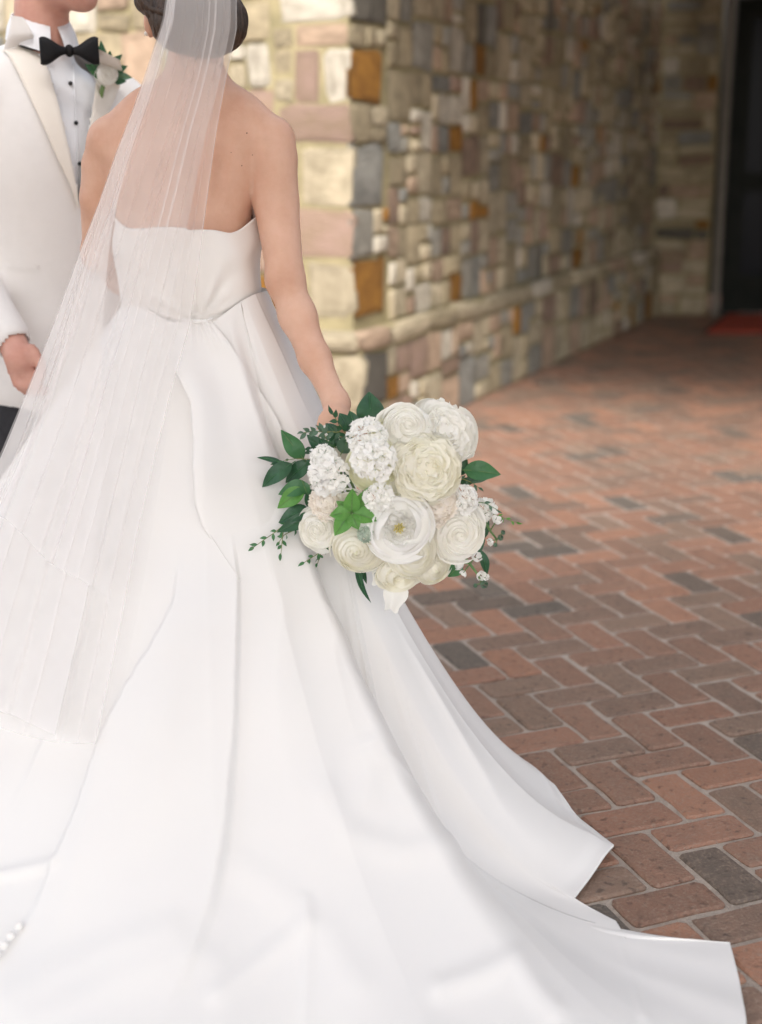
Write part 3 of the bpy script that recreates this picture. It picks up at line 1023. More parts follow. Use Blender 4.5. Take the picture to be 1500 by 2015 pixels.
# skirt and train: a sheet from the waist to a traced hem, with laid pleats
g = lambda x, y: tuple(G(x, y, 0.0)[:2])
hem = [(-.37, 3.25), (-.1, 3.2), (.1, 3.05), (.24, 2.88), g(1092, 1556), g(1125, 1600), g(1160, 1640), g(1208, 1690), g(1165, 1738), g(1130, 1776), g(1180, 1800), g(1212, 1818), g(1232, 1855), g(1330, 1857), g(1436, 1860),
       g(1455, 1935), g(1468, 2015), g(1470, 2150), (.48, 1.62), (.2, 1.45), (-.2, 1.40), (-.6, 1.5), (-.95, 1.75), (-1.30, 2.05), (-1.46, 2.45), (-1.28, 2.9), (-.80, 3.18), (-.37, 3.25)]
hem = np.array(hem)
seg = np.linalg.norm(np.diff(hem, axis=0), axis=1)
wgt = seg * np.where((np.arange(len(seg)) >= 3) & (np.arange(len(seg)) <= 18), 2.2, 1.0)
NU, NS = 820, 200
cum = np.concatenate([[0], np.cumsum(wgt)]) / wgt.sum()
uu = np.linspace(0, 1, NU, endpoint=False)
H = np.stack([np.interp(uu, cum, hem[:, k]) for k in (0, 1)], 1)
WCX, WCY = -.364, 2.795
th = np.unwrap(np.arctan2(H[:, 1] - WCY, H[:, 0] - WCX))          # runs clockwise: decreasing
th = np.minimum.accumulate(th)
ker = np.ones(45) / 45
th = np.convolve(np.concatenate([th[-22:] + 2 * math.pi, th, th[:22] - 2 * math.pi]), ker, 'valid')
hr = np.linalg.norm(H - (WCX, WCY), axis=1)
pw_ = 1.62 + 0.60 * smooth(hr, .80, 1.32)
pw_ = pw_ * (1 - .34 * smooth(-np.cos(th), .45, .95))
pw_ = np.convolve(np.concatenate([pw_[-22:], pw_, pw_[:22]]), ker, 'valid')
S_ = np.linspace(0, 1, NS)
ct, st = np.cos(th), np.sin(th)
right = np.clip(ct, 0, 1)
zw = .985 + .050 * smooth(ct, .30, .95) + .03 * smooth(-ct, .35, .95)
wr0 = np.interp(np.mod(th + math.pi / 2, 2 * math.pi), np.append(PH, 2 * math.pi), np.append(WAISTR, WAISTR[0])) + .003 + .010 * smooth(ct, .3, .95)
Wx, Wy = BCX + wr0 * ct, BCY + wr0 * st
Sg = S_[None, :] * np.ones((NU, 1))
hip = .056 * np.sin(np.clip(Sg / .46, 0, 1) ** .8 * math.pi) ** 2 * np.clip(1.25 - hr[:, None], .2, 1)
# the tail of the train beside the notch swings round from further left
iA = int(np.argmin(((H - np.array(g(1215, 1822))) ** 2).sum(1)))
iB = int(np.argmin(((H - np.array(g(1468, 2015))) ** 2).sum(1)))
un_ = np.arange(NU)
bend = smooth(un_, iA - 25, iA + 7) * (1 - smooth(un_, iB - 10, iB + 70))
pw_ = pw_ + 2.4 * bend
Ctl = (np.stack([Wx, Wy], 1) + H) / 2
Ctl = Ctl * (1 - bend[:, None]) + np.array(g(985, 1845)) * bend[:, None]
X = Wx[:, None] * (1 - Sg) ** 2 + 2 * Sg * (1 - Sg) * Ctl[:, :1] + H[:, :1] * Sg ** 2 + hip * ct[:, None]
Yg = Wy[:, None] * (1 - Sg) ** 2 + 2 * Sg * (1 - Sg) * Ctl[:, 1:] + H[:, 1:] * Sg ** 2 + hip * st[:, None]
Z = zw[:, None] * (1 - Sg) ** pw_[:, None]
base = np.stack([X, Yg, Z], -1)
def snorm(b):
    du = np.roll(b, -1, 0) - np.roll(b, 1, 0)
    ds = np.gradient(b, axis=1)
    n = np.cross(ds, du)
    n /= np.linalg.norm(n, axis=-1, keepdims=True) + 1e-12
    out = b - np.array([WCX, WCY, -.4])
    sg_ = np.sign((n * out).sum(-1, keepdims=True))
    return n * np.where(sg_ == 0, 1, sg_)
nrm = snorm(base)
disp = np.zeros((NU, NS))
r2 = np.random.default_rng(5)
arc = np.concatenate([[0], np.cumsum(np.linalg.norm(np.diff(H, axis=0), axis=1))])
tot = arc[-1] + .01
for k in range(7):                                                       # broad soft cones of cloth
    n_ = int(r2.integers(5, 15))
    a = r2.uniform(.003, .006)
    ph = r2.uniform(0, 6.28)
    tw = r2.normal(0, 1.2)
    disp += a * np.sin(2 * math.pi * n_ * (arc[:, None] / tot) + ph + tw * Sg) * smooth(Sg, .05, .7)
pxy = project(base.reshape(-1, 3)).reshape(NU, NS, 2)
front = ((nrm * (base - CAM)).sum(-1) < 0) & (H[:, 1] < 2.74)[:, None]
ucol = np.arange(NU)[:, None] * np.ones((1, NS))
def locate(poly):
    """(s, u) samples where a photograph polyline crosses the sheet"""
    poly = np.array(poly, float)
    n = 60
    L_ = np.concatenate([[0], np.cumsum(np.linalg.norm(np.diff(poly, axis=0), axis=1))])
    q = np.linspace(0, L_[-1], n)
    pts = np.stack([np.interp(q, L_, poly[:, k]) for k in (0, 1)], 1)
    out = []
    for p in pts:
        d = ((pxy - p) ** 2).sum(-1) + np.where(front, 0, 1e9)
        i, j = np.unravel_index(np.argmin(d), d.shape)
        if d[i, j] < 900:
            out.append((S_[j], i))
    out = np.array(sorted(out))
    return out
def pleat(poly, amp, wl_, wr_, fade=.06, kind='step'):
    """kind step: a laid edge, the side of falling u raised; ridge: a soft crest; the crest follows the polyline"""
    sm = locate(poly)
    if len(sm) < 4:
        return
    ss = np.unique(sm[:, 0])
    um = np.array([np.median(sm[sm[:, 0] == v, 1]) for v in ss])
    if len(um) > 7:
        kk = np.ones(7) / 7
        um = np.convolve(np.concatenate([[um[0]] * 3, um, [um[-1]] * 3]), kk, 'valid')
    u0 = np.interp(S_, ss, um)
    env = smooth(S_, ss[0] - fade, ss[0] + fade) * (1 - smooth(S_, ss[-1] - .28, ss[-1] + .06)) if ss[-1] < .97 else smooth(S_, ss[0] - fade, ss[0] + fade)
    d = (ucol - u0[None, :]) * 460.0 / NU
    if kind == 'step':
        f = np.where(d > 0, np.exp(-np.abs(d) / wr_), np.exp(-(d / wl_) ** 2))
    else:
        f = np.where(d > 0, np.exp(-np.abs(d / wr_) ** 1.5), np.exp(-np.abs(d / wl_) ** 1.5))
    global disp
    disp += amp * f * env[None, :]
# u runs clockwise, so on the side seen from the camera it grows from right to left
pleat([(468, 1130), (467, 1200), (461, 1413), (443, 1627), (416, 1787), (373, 1920), (325, 2012)], .017, .5, 14, .05)
pleat([(352, 1180), (310, 1270), (253, 1360), (218, 1440), (180, 1550), (150, 1620), (110, 1700), (75, 1780), (30, 1880)], .024, 16, .55, .05)

pleat([(753, 1250), (790, 1400), (844, 1541), (880, 1640), (960, 1720), (1060, 1790)], .004, 9, 5, .08, 'ridge')
pleat([(735, 1330), (730, 1470), (765, 1570), (850, 1650), (910, 1700)], .008, 8, 10, .08, 'ridge')
pleat([(560, 1280), (590, 1400), (640, 1560)], .010, 10, 12, .08, 'ridge')
pleat([(330, 1330), (290, 1480), (240, 1600), (180, 1740)], .012, 9, 12, .08, 'ridge')
pleat([(484, 640), (520, 730), (570, 850)], .010, 3, 12, .10, 'step')
pleat([(520, 620), (566, 720), (610, 830)], .008, 3, 10, .10, 'step')
pleat([(300, 700), (262, 820), (215, 960)], .009, 10, 12, .10, 'ridge')
pleat([(640, 1165), (660, 1300), (690, 1420), (740, 1560)], .006, 4, 12, .10, 'ridge')
pleat([(560, 1180), (545, 1330), (560, 1480), (600, 1640)], .010, 8, 4, .10, 'ridge')
pleat([(150, 1300), (90, 1450), (20, 1590)], .018, 12, .6, .06, 'step')
pleat([(250, 1560), (330, 1440), (360, 1330)], .010, 6, 6, .06, 'ridge')
pleat([(820, 1300), (900, 1450), (985, 1600), (1060, 1680)], .010, 6, 3, .10, 'ridge')
pleat([(250, 1730), (300, 1600), (350, 1450)], .010, 5, 8, .08, 'ridge')
pleat([(700, 1190), (690, 1300), (705, 1400)], .008, 8, 9, .08, 'ridge')
def crease(poly, amp, w):
    """a soft crest along a polyline that may run across the sheet"""
    global disp
    p = np.array(poly, float)
    d2 = np.full((NU, NS), 1e9)
    for q0, q1 in zip(p[:-1], p[1:]):
        e = q1 - q0
        t = np.clip(((pxy - q0) @ e) / (e @ e), 0, 1)
        d2 = np.minimum(d2, ((pxy - q0 - t[..., None] * e) ** 2).sum(-1))
    disp = disp + np.where(front, amp * np.exp(-(np.sqrt(d2) / w) ** 2), 0)
for cr_ in [([(870, 1940), (940, 1918), (1010, 1890), (1045, 1945), (1085, 1992)], .008, 26), ([(604, 1770), (606, 1900), (600, 2015)], .004, 12), ([(430, 1960), (520, 1880), (604, 1815)], .005, 22),
            ([(20, 1965), (180, 1895), (340, 1850)], .006, 40), ([(60, 2012), (250, 1940), (400, 1890)], .005, 36), ([(470, 1700), (560, 1760), (640, 1830), (700, 1930)], .004, 34),
            ([(1215, 1850), (1239, 1915), (1262, 2015)], .005, 9),
            ([(640, 1560), (690, 1640), (790, 1672), (880, 1660)], .006, 30), ([(0, 1720), (60, 1708), (112, 1698)], .008, 12), ([(1330, 1870), (1310, 1930), (1340, 1990)], .005, 24),
            ([(690, 1250), (745, 1340), (750, 1440), (720, 1560)], .005, 30)]:
    crease(*cr_)
# cloth lying on the ground: shallow rumples that die out towards the hem
flat = np.exp(-(np.maximum(Z, 0) / .10) ** 1.2)
gx, gy = X, Yg
rum = .35 * (.010 * np.sin(9 * gx + 5 * gy + 1) * np.sin(11 * gy - 4 * gx) + .007 * np.sin(17 * gx - 13 * gy) + .005 * np.sin(27 * gx + 21 * gy + 2)) * smooth(1 - Sg, .0, .12)
disp += flat * (rum + .012) * smooth(1 - Sg, .0, .06)
disp *= 1 - .85 * smooth(un_, iA - 50, iA)[:, None] * (bend[:, None] > 0) * smooth(Sg, .45, .8) if False else 1 - .85 * np.maximum(bend, np.exp(-((un_ - iA + 10) / 22.0) ** 2))[:, None] * smooth(Sg, .35, .85)
V3 = base + nrm * disp[..., None]
hemlift = .006 + .004 * np.sin(arc * 19) + .003 * np.sin(arc * 47 + 1)
flo = .005 + .5 * hemlift[:, None] * smooth(Sg, .5, 1)
V3[..., 2] = .5 * (V3[..., 2] + flo + np.sqrt((V3[..., 2] - flo) ** 2 + .008 ** 2)) - .002
# lift of the upper layer along the notch: the side hem stands a little off the train
lay_ = np.exp(-((np.arange(NU) - np.argmin(((H - np.array(g(1208, 1690))) ** 2).sum(1))) / 25.0) ** 2)
lay_ = lay_ * (1 - smooth(np.arange(NU), iA - 40, iA - 6))
V3[..., 2] += (lay_[:, None] * .022 * smooth(Sg, .55, 1))
Vs = V3.reshape(-1, 3)
Fs = grid_faces(NU, NS, wrap=True, flip=False)
# hem thickness turned under
nH = len(Vs)
edge = V3[:, -1].copy()
inner = V3[:, -3].copy()
edge[:, 2] -= .0035
inner[:, 2] = np.maximum(edge[:, 2] - .001, .001)
Vs2 = np.concatenate([Vs, edge, inner])
for i in range(NU):
    i2 = (i + 1) % NU
    Fs.append((i * NS + NS - 1, i2 * NS + NS - 1, nH + i2, nH + i))
    Fs.append((nH + i, nH + i2, nH + NU + i2, nH + NU + i))
skirt = part('skirt', Vs2, Fs, M['satin'], bride)
skirt_tree = BVHTree.FromPolygons([tuple(v) for v in Vs], Fs[:NU * (NS - 1)])

# the long folded panel that falls from the gathers at the waist
NPX, NPY = 34, 90
rowsL = [(628, 360), (650, 352), (690, 344), (725, 342), (755, 357), (792, 374), (867, 380), (913, 378), (993, 383), (1035, 397), (1090, 432), (1142, 467)]
rowsR = [(628, 416), (670, 448), (745, 496), (822, 545), (900, 578), (960, 600), (1020, 615), (1080, 622), (1142, 625)]
bod_tree = BVHTree.FromPolygons([tuple(v) for v in Vb], grid_faces(NB, NV, wrap=True))
Vp = []
ysr = np.concatenate([np.linspace(628, 1142, NPY)])
for y in ysr:
    l, r_ = np.interp(y, *zip(*rowsL)), np.interp(y, *zip(*rowsR))
    row = []
    for i in range(NPX):
        t = i / (NPX - 1)
        x = l + (r_ - l) * t
        Y = np.nanmin([cast(skirt_tree, x, y), cast(bod_tree, x, y), 9])
        row.append((x, y, Y))
    Vp.append(row)
Vp = np.array(Vp)
for k in range(3):
    Vp[1:-1, :, 2] = (Vp[:-2, :, 2] + Vp[1:-1, :, 2] + Vp[2:, :, 2]) / 3
tt = np.linspace(0, 1, NPX)[None, :]
yy = (ysr[:, None] - 628) / (1142 - 628)
off = .007 + .042 * (1 - smooth(tt, .0, .9)) * smooth(yy, .02, .3) * (1 - .45 * smooth(yy, .75, 1)) + .004 * np.sin(tt * 9 + yy * 3)
off = .0012 + (off - .007) * (1 - smooth(tt, .55, 1.0)) * (1 - .55 * smooth(yy, .55, .9)) * (1 - smooth(yy, .55, 1.0)) + .012 * smooth(tt, .55, .97) * (1 - smooth(yy, .38, .62)) * smooth(yy, .0, .10) - .008 * smooth(yy, .40, 1.0) - .004 * smooth(tt, .9, 1) * smooth(yy, .55, .75) + .005 * (1 - smooth(yy, .0, .15)) * (1 - smooth(tt, .8, 1))
off = off + .0025 * np.cos(tt * 40) * np.exp(-((yy) / .08) ** 2)
pan = P(Vp[..., 0], Vp[..., 1], Vp[..., 2] - off)
back = P(Vp[:, 0, 0] + 7, Vp[:, 0, 1], Vp[:, 0, 2] - .002)
grid = np.concatenate([back[:, None, :], P(Vp[:, :1, 0] + 1.5, Vp[:, :1, 1], Vp[:, :1, 2] - off[:, :1] + .006), pan], 1)
part('sash_panel', grid.reshape(-1, 3), grid_faces(NPY, NPX + 2), M['satin'], bride)
# gathered band at the waist
V, F = [], []
bandp = [(356, 628), (372, 633), (390, 634), (408, 632), (420, 626)]
bw = np.array([P(x, y, np.nanmin([cast(bod_tree, x, y - 4), 2.69]) - .004) for x, y in bandp])
V, F = tube(bw, [.0025, .0035, .0038, .0035, .0025], 8)
part('waist_gather', V, F, M['satin'], bride)
# covered buttons on the train fold at the lower left
for (x, y) in ((37, 1822), (21, 1841), (8, 1860), (-6, 1880)):
    Y = cast(skirt_tree, x, y)
    if Y == Y:
        V, F = ball(P(x, y, Y - .012), .0072, 14, 9)
        part('button', V, F, M['satin'], skirt)

# veil: pleated tulle from the hair down over the back
all_tree = tree_of((bV, [tuple(f) for f in bF]), (hV, [tuple(f) for f in hF]), (Vb, grid_faces(NB, NV, wrap=True)), (Vs, Fs[:NU * (NS - 1)]), (grid.reshape(-1, 3), grid_faces(NPY, NPX + 2)))
Lf = np.array([(330, -45), (318, 40), (288, 130), (262, 205), (225, 300), (192, 395), (155, 490), (104, 630), (50, 765), (0, 885), (-60, 1010), (-130, 1180), (-230, 1480), (-245, 1520)], float)
Rt = np.array([(468, -45), (468, 60), (448, 150), (428, 260), (405, 430), (394, 520), (376, 640), (342, 760), (305, 913), (275, 1053), (240, 1250), (197, 1467), (190, 1520)], float)
nb, nvb, YB = 50, 100, 1520.0
ys = np.linspace(-45, YB, nvb)
lxs, rxs = np.interp(ys, Lf[:, 1], Lf[:, 0]) - 4, np.interp(ys, Rt[:, 1], Rt[:, 0]) + 4
VY = np.full((nb, nvb), np.nan)
for i in range(nb):
    for j in range(nvb):
        VY[i, j] = cast(all_tree, lxs[j] + (rxs[j] - lxs[j]) * i / (nb - 1), ys[j])
VY[VY > 2.95] = np.nan
dflt = np.interp(ys, [-45, 100, 440, 640, 1000, 1500], [2.66, 2.655, 2.65, 2.62, 2.50, 2.3])[None, :]
VY = np.where(np.isnan(VY), dflt + .03, np.minimum(VY, dflt + .06))
Yp = np.pad(VY, 2, mode='edge')
VY = np.percentile(np.stack([Yp[i:i + nb, j:j + nvb] for i in range(5) for j in range(5)]), 10, axis=0)
VY = np.minimum.accumulate(VY, axis=1)
VY0 = VY.copy()
for k in range(80):
    VY[:, 1:-1] = (VY[:, :-2] + 2 * VY[:, 1:-1] + VY[:, 2:]) / 4
    VY[1:-1] = (VY[:-2] + 2 * VY[1:-1] + VY[2:]) / 4
    if k < 40:
        VY = np.minimum(VY, VY0 - .003)
VY -= .008
for k in range(110):
    VY[:, 1:-1] = (VY[:, :-2] + 2 * VY[:, 1:-1] + VY[:, 2:]) / 4
    VY[1:-1] = (VY[:-2] + 2 * VY[1:-1] + VY[2:]) / 4
    VY[0], VY[-1] = VY[1], VY[-2]
def veil_y(x, y):
    fj = (y + 45) / (YB + 45) * (nvb - 1)
    l_, r_ = np.interp(y, ys, lxs), np.interp(y, ys, rxs)
    fi = np.clip((x - l_) / (r_ - l_), 0, 1) * (nb - 1)
    i_, j_ = np.minimum(fi.astype(int), nb - 2), np.clip(fj.astype(int), 0, nvb - 2)
    u_, t_ = fi - i_, np.clip(fj - j_, 0, 1)
    return (VY[i_, j_] * (1 - u_) + VY[i_ + 1, j_] * u_) * (1 - t_) + (VY[i_, j_ + 1] * (1 - u_) + VY[i_ + 1, j_ + 1] * u_) * t_

def make_veil(left, right, hem_l, hem_r, hem_drop, npl, amp, dep, extra, seed):
    nq, nv = 190, 90
    v = np.linspace(0, 1, nv)
    Lx, Rx = np.array(left, float), np.array(right, float)
    q = np.linspace(0, 1, nq)
    ph = 2 * math.pi * npl * (q + .075 * np.sin(4.3 * q + seed) + .030 * np.sin(11 * q + 2 * seed))
    qa = q + amp * np.sin(ph) / (2 * math.pi * npl) * (.15 + 1.15 * np.sin(6.5 * q + seed) ** 2)
    qa = (qa - qa.min()) / (qa.max() - qa.min())
    W_, PX, PY, YY = (np.zeros((nq, nv)) for _ in range(4))
    for i in range(nq):
        yb = hem_l + (hem_r - hem_l) * qa[i] + hem_drop * math.sin(qa[i] * 9 + seed) + .5 * math.sin(ph[i])
        y = -45 + (yb + 45) * v
        w = .976 * qa[i] + .012 + .012 * np.sin(3.2 * v + seed) * v
        l_, r_ = np.interp(y, Lx[:, 1], Lx[:, 0]), np.interp(y, Rx[:, 1], Rx[:, 0])
        PX[i], PY[i] = l_ + (r_ - l_) * w, y
        YY[i] = veil_y(PX[i], y)
    dd = dep * (.35 + v[None, :]) * (np.sin(ph)[:, None] + 1) + extra + .014 * q[:, None]
    for k in range(6):
        YY[:, 1:-1] = (YY[:, :-2] + 2 * YY[:, 1:-1] + YY[:, 2:]) / 4
    return P(PX, PY, YY - dd).reshape(-1, 3), grid_faces(nq, nv)
V, F = make_veil(Lf, Rt, 1400, 1467, 6, 9, 1.45, .003, .006, 1)
part('veil', V, F, M['veil'], bride)
Lf2 = [(336, -45), (330, 40), (312, 130), (285, 215), (252, 310), (222, 400), (186, 495), (140, 640), (92, 765), (45, 885), (-10, 1010), (-90, 1180)]
Rt2 = [(458, -45), (454, 60), (436, 150), (408, 260), (374, 430), (356, 520), (330, 640), (300, 760), (270, 913), (240, 1053), (200, 1250)]
V, F = make_veil(Lf2, Rt2, 1010, 1180, 5, 7, 1.4, .003, .054, 3)
part('veil_tier', V, F, M['veil'], bride)
Lf3 = [(x + 5, y) for x, y in Lf]
Rt3 = [(x + w, y) for (x, y), w in zip(Lf, [22, 24, 26, 28, 32, 40, 60, 100, 150, 205, 260, 300, 330, 330])]
V, F = make_veil(Lf3, Rt3, 1345, 1440, 5, 6, 1.5, .003, .030, 5)
part('veil_tier', V, F, M['veil_tier'], bride)

# ------------------------------------------------------------------ the groom
GB = np.array([-0.763, 3.287, 0.0])
gy_ = rad(38)
gf = np.array([math.sin(gy_), -math.cos(gy_), 0.0])       # the way he faces
gl = np.array([math.cos(gy_), math.sin(gy_), 0.0])        # towards his left
GR = np.stack([gl, -gf, Zv], 1)                           # local x = his left, y = back, z up
def gw(a, f, z):
    return GB + gl * a + gf * f + Zv * z
groom = tag(empty('person', tuple(GB)), 'man in white dinner jacket and black bow tie standing before the bride', 'person')
g_lo, g_hi = GB + (-.48, -.55, -.01), GB + (.5, .42, 1.92)
gb_ = Blob(g_lo, g_hi, 0.010)
gh = gw(0.008, .045, 1.73)
gb_.chain([gw(0, -.005, 1.42), gw(0, .016, 1.62)], [.066, .060], .03)
hy = rad(66)                                              # the head is turned further, to the bride
hf = np.array([math.sin(hy), -math.cos(hy), 0.0])
hl_ = np.array([math.cos(hy), math.sin(hy), 0.0])
HR = np.stack([hl_, -hf, Zv], 1)
gb_.egg(gh + (0, 0, .05), (.078, .100, .105), .02, HR)
gb_.egg(gh + hf * .050 - Zv * .040, (.062, .064, .080), .03, HR)
chin = gh + hf * .088 - Zv * .098
gb_.egg(chin, (.026, .022, .021), .03, HR)
for s in (-1, 1):
    gb_.limb(gh + hl_ * s * .058 - Zv * .045 + hf * .005, chin + hl_ * s * .012, .020, .018, .03)
    gb_.egg(gh + hl_ * s * .079 + Zv * .02 - hf * .01, (.010, .020, .031), .008, HR)
    gb_.egg(gh + hf * .088 + hl_ * s * .032 + Zv * .026, (.016, .010, .012), .012, HR)
gb_.limb(gh + hf * .108 + Zv * .035, gh + hf * .130 - Zv * .005, .011, .015, .015)
gb_.egg(gh + hf * .108 - Zv * .044, (.024, .010, .007), .008, HR)
gb_.egg(gh + hf * .106 - Zv * .058, (.021, .010, .008), .008, HR)
gb_.egg(gw(0, 0, 1.25), (.16, .10, .26), .05, GR)
gb_.egg(gw(0, 0, .98), (.135, .09, .20), .05, GR)
for s in (-1, 1):
    gb_.chain([gw(s * .09, 0, .92), gw(s * .10, 0, .5), gw(s * .10, -.01, .1)], [.074, .056, .04], .04)
    gb_.limb(gw(s * .10, -.02, .06), gw(s * .11, .15, .035), .04, .032, .03)
gshR, gelR, gwrR = gw(-.19, .0, 1.40), P(-85, 505, 3.20), P(22, 668, 3.02)
gb_.chain([gw(-.1, 0, 1.41), gshR, gelR, gwrR], [.05, .055, .042, .029], .03)
hd = P(40, 706, 2.985)
gb_.limb(gwrR, hd, .029, .030, .02)
gb_.egg(hd, (.030, .021, .038), .02)
for k, (dx, ln) in enumerate(((-.025, .024), (-.009, .029), (.007, .029), (.021, .024))):
    a = hd + (dx + .006, -.004, -.029)
    b = a + (.010, -.006, -ln)
    c = b + (.012, .010, -.017)
    gb_.chain([a, b, c, c + (.004, .016, -.004)], [.0103, .0098, .009, .008], .004)
gb_.chain([hd + (.030, -.012, .022), hd + (.048, -.016, -.008), hd + (.050, -.012, -.036)], [.0135, .012, .010], .008)
gshL = gw(.19, .0, 1.40)
gelL, gwrL = gw(.23, .10, 1.10), wrL + (-.03, .16, -.02)
gb_.chain([gw(.1, 0, 1.41), gshL, gelL, gwrL], [.05, .055, .042, .029], .03)
gb_.egg(gwrL + (.02, -.07, -.01), (.03, .045, .024), .02)
for k in range(4):
    a = gwrL + (.03 - .017 * k, -.105, -.012)
    gb_.chain([a, a + (.0, -.028, -.008), a + (.0, -.034, -.028)], [.0105, .010, .0085], .006)
gb_.chain([gwrL + (-.02, -.05, .012), gwrL + (-.03, -.085, .02)], [.013, .011], .008)
gV, gF = gb_.skin()
part('body', gV, gF, M['skin_groom'], groom)
hb2 = Blob(gh - .2, gh + .24, 0.009)
hb2.egg(gh + Zv * .062 - hf * .012, (.085, .104, .106), .01, HR)
hb2.egg(gh + hf * .085 - Zv * .03, (.09, .075, .085), .01, HR, cut=True)
hb2.egg(gh - hf * .06 - Zv * .10, (.11, .09, .065), .01, HR, cut=True)
V, F = hb2.skin()
part('hair', strands(V, gh, .002, 40), F, M['hair_groom'], groom)

# shirt, then the jacket with its front cut away where the shirt shows
sb = Blob(g_lo, g_hi, 0.010)
sb.egg(gw(0, .006, 1.25), (.172, .113, .27), .04, GR)
sb.chain([gw(-.15, 0, 1.405), gw(0, .0, 1.44), gw(.15, 0, 1.405)], [.058, .066, .058], .03)
sb.chain([gw(0, -.002, 1.44), gw(0, .008, 1.515)], [.072, .067], .02)
V, F = sb.skin()
F = [tuple(f) for f in F if V[list(f), 2].mean() < 1.512]
shirt = part('shirt', V, F, M['shirt'], groom)
shirt_tree = BVHTree.FromPolygons([tuple(v) for v in V], F)
jb = Blob(g_lo, g_hi, 0.008)
jb.egg(gw(0, .008, 1.26), (.192, .132, .27), .05, GR)
jb.egg(gw(0, .0, 1.02), (.172, .122, .25), .06, GR)
jb.egg(gw(0, .0, .84), (.190, .140, .15), .05, GR)
jb.egg(gw(0, .0, .76), (.186, .132, .10), .04, GR)
jb.chain([gw(-.185, 0, 1.415), gw(-.06, -.01, 1.475), gw(.06, -.01, 1.475), gw(.185, 0, 1.415)], [.062, .060, .060, .062], .03)
jb.chain([gshR, gelR, P(18, 664, 3.025)], [.070, .058, .046], .03)
jb.chain([gshL, gelL, gwrL + (-.01, .05, .0)], [.070, .058, .046], .03)
jV, jF = jb.skin()
jp = project(jV)
def inside(poly, p):
    poly = np.array(poly, float)
    r = np.zeros(len(p), bool)
    for i in range(len(poly)):
        a, b = poly[i], poly[(i + 1) % len(poly)]
        c = ((a[1] > p[:, 1]) != (b[1] > p[:, 1])) & (p[:, 0] < (b[0] - a[0]) * (p[:, 1] - a[1]) / (b[1] - a[1] + 1e-9) + a[0])
        r ^= c
    return r
fc = jV[jF].mean(1)
fn = np.cross(jV[jF[:, 2]] - jV[jF[:, 0]], jV[jF[:, 3]] - jV[jF[:, 1]])
fp = project(fc)
Vpoly = [(28, -60), (44, 25), (66, 82), (95, 130), (124, 240), (150, 350), (156, 402), (164, 350), (180, 230), (192, 150), (186, 90), (172, 60), (160, 20), (150, -60)]
neckhole = (np.linalg.norm((fc - gw(0, .004, 0))[:, :2], axis=1) < .076) & (fc[:, 2] > 1.40)
drop = (inside(Vpoly, fp) & ((fn * (fc - CAM)).sum(1) < 0) & ((fc - GB) @ gf > -.03)) | neckhole
wr_c = (np.linalg.norm(fc - P(24, 679, 3.02), axis=1) < .056) & (((fc - P(18, 664, 3.025)) @ (gwrR - gelR)) > .008) & ((fn @ (gwrR - gelR)) > .55 * np.linalg.norm(fn, axis=1) * np.linalg.norm(gwrR - gelR))
jk = [tuple(f) for f in jF[~(drop | wr_c)]]
jacket = part('jacket', jV, jk, M['jacket'], groom)
so = jacket.modifiers.new('thickness', 'SOLIDIFY')
so.thickness = 0.004
so.offset = -1
jac_tree = BVHTree.FromPolygons([tuple(v) for v in jV], [tuple(f) for f in jF])

def patch(name, rows, tree, off, mt, parent, n=8, nr_=26, edge=.004):
    """a strip of cloth laid on a surface: rows of (y, x_left, x_right) in order"""
    rows = np.array(rows, float)
    q = np.linspace(0, len(rows) - 1, nr_)
    yl = np.interp(q, np.arange(len(rows)), rows[:, 1])
    xl = np.interp(q, np.arange(len(rows)), rows[:, 0])
    yr = np.interp(q, np.arange(len(rows)), rows[:, 3])
    xr = np.interp(q, np.arange(len(rows)), rows[:, 2])
    out = np.zeros((nr_, n + 2, 3))
    for i in range(nr_):
        prev = None
        for j in range(n + 2):
            t = np.clip((j - .5) / n, 0, 1) if 0 < j < n + 1 else (0 if j == 0 else 1)
            x, y = xl[i] + (xr[i] - xl[i]) * t, yl[i] + (yr[i] - yl[i]) * t
            Y = cast(tree, x, y)
            if Y != Y:
                Y = prev if prev else 3.2
            prev = Y
            o = off if 0 < j < n + 1 else off - edge
            out[i, j] = (x, y, Y - o)
    for k in range(4):
        out[1:-1, :, 2] = (out[:-2, :, 2] + 2 * out[1:-1, :, 2] + out[2:, :, 2]) / 4
    return part(name, P(out[..., 0], out[..., 1], out[..., 2]).reshape(-1, 3), grid_faces(nr_, n + 2), mt, parent)
patch('lapel', [(2, 100, 64, 82), (14, 104, 82, 106), (34, 140, 100, 150), (58, 190, 118, 215), (84, 245, 132, 275), (112, 310, 145, 335), (140, 368, 153, 380), (153, 408, 157, 412)], jac_tree, .010, M['lapel'], jacket)
patch('lapel', [(186, 92, 236, 118), (192, 130, 244, 150), (187, 180, 226, 195), (180, 235, 205, 245), (171, 300, 184, 310), (161, 360, 166, 365), (157, 405, 159, 408)], jac_tree, .010, M['lapel'], jacket)
patch('collar', [(22, 30, 46, 34), (20, 48, 56, 50), (16, 70, 66, 68), (6, 98, 66, 84)], jac_tree, .013, M['jacket'], jacket, 8, 14)
patch('pocket', [(12, 516, 78, 522), (13, 524, 78, 530)], jac_tree, .004, M['jacket'], jacket, 8, 4, .003)
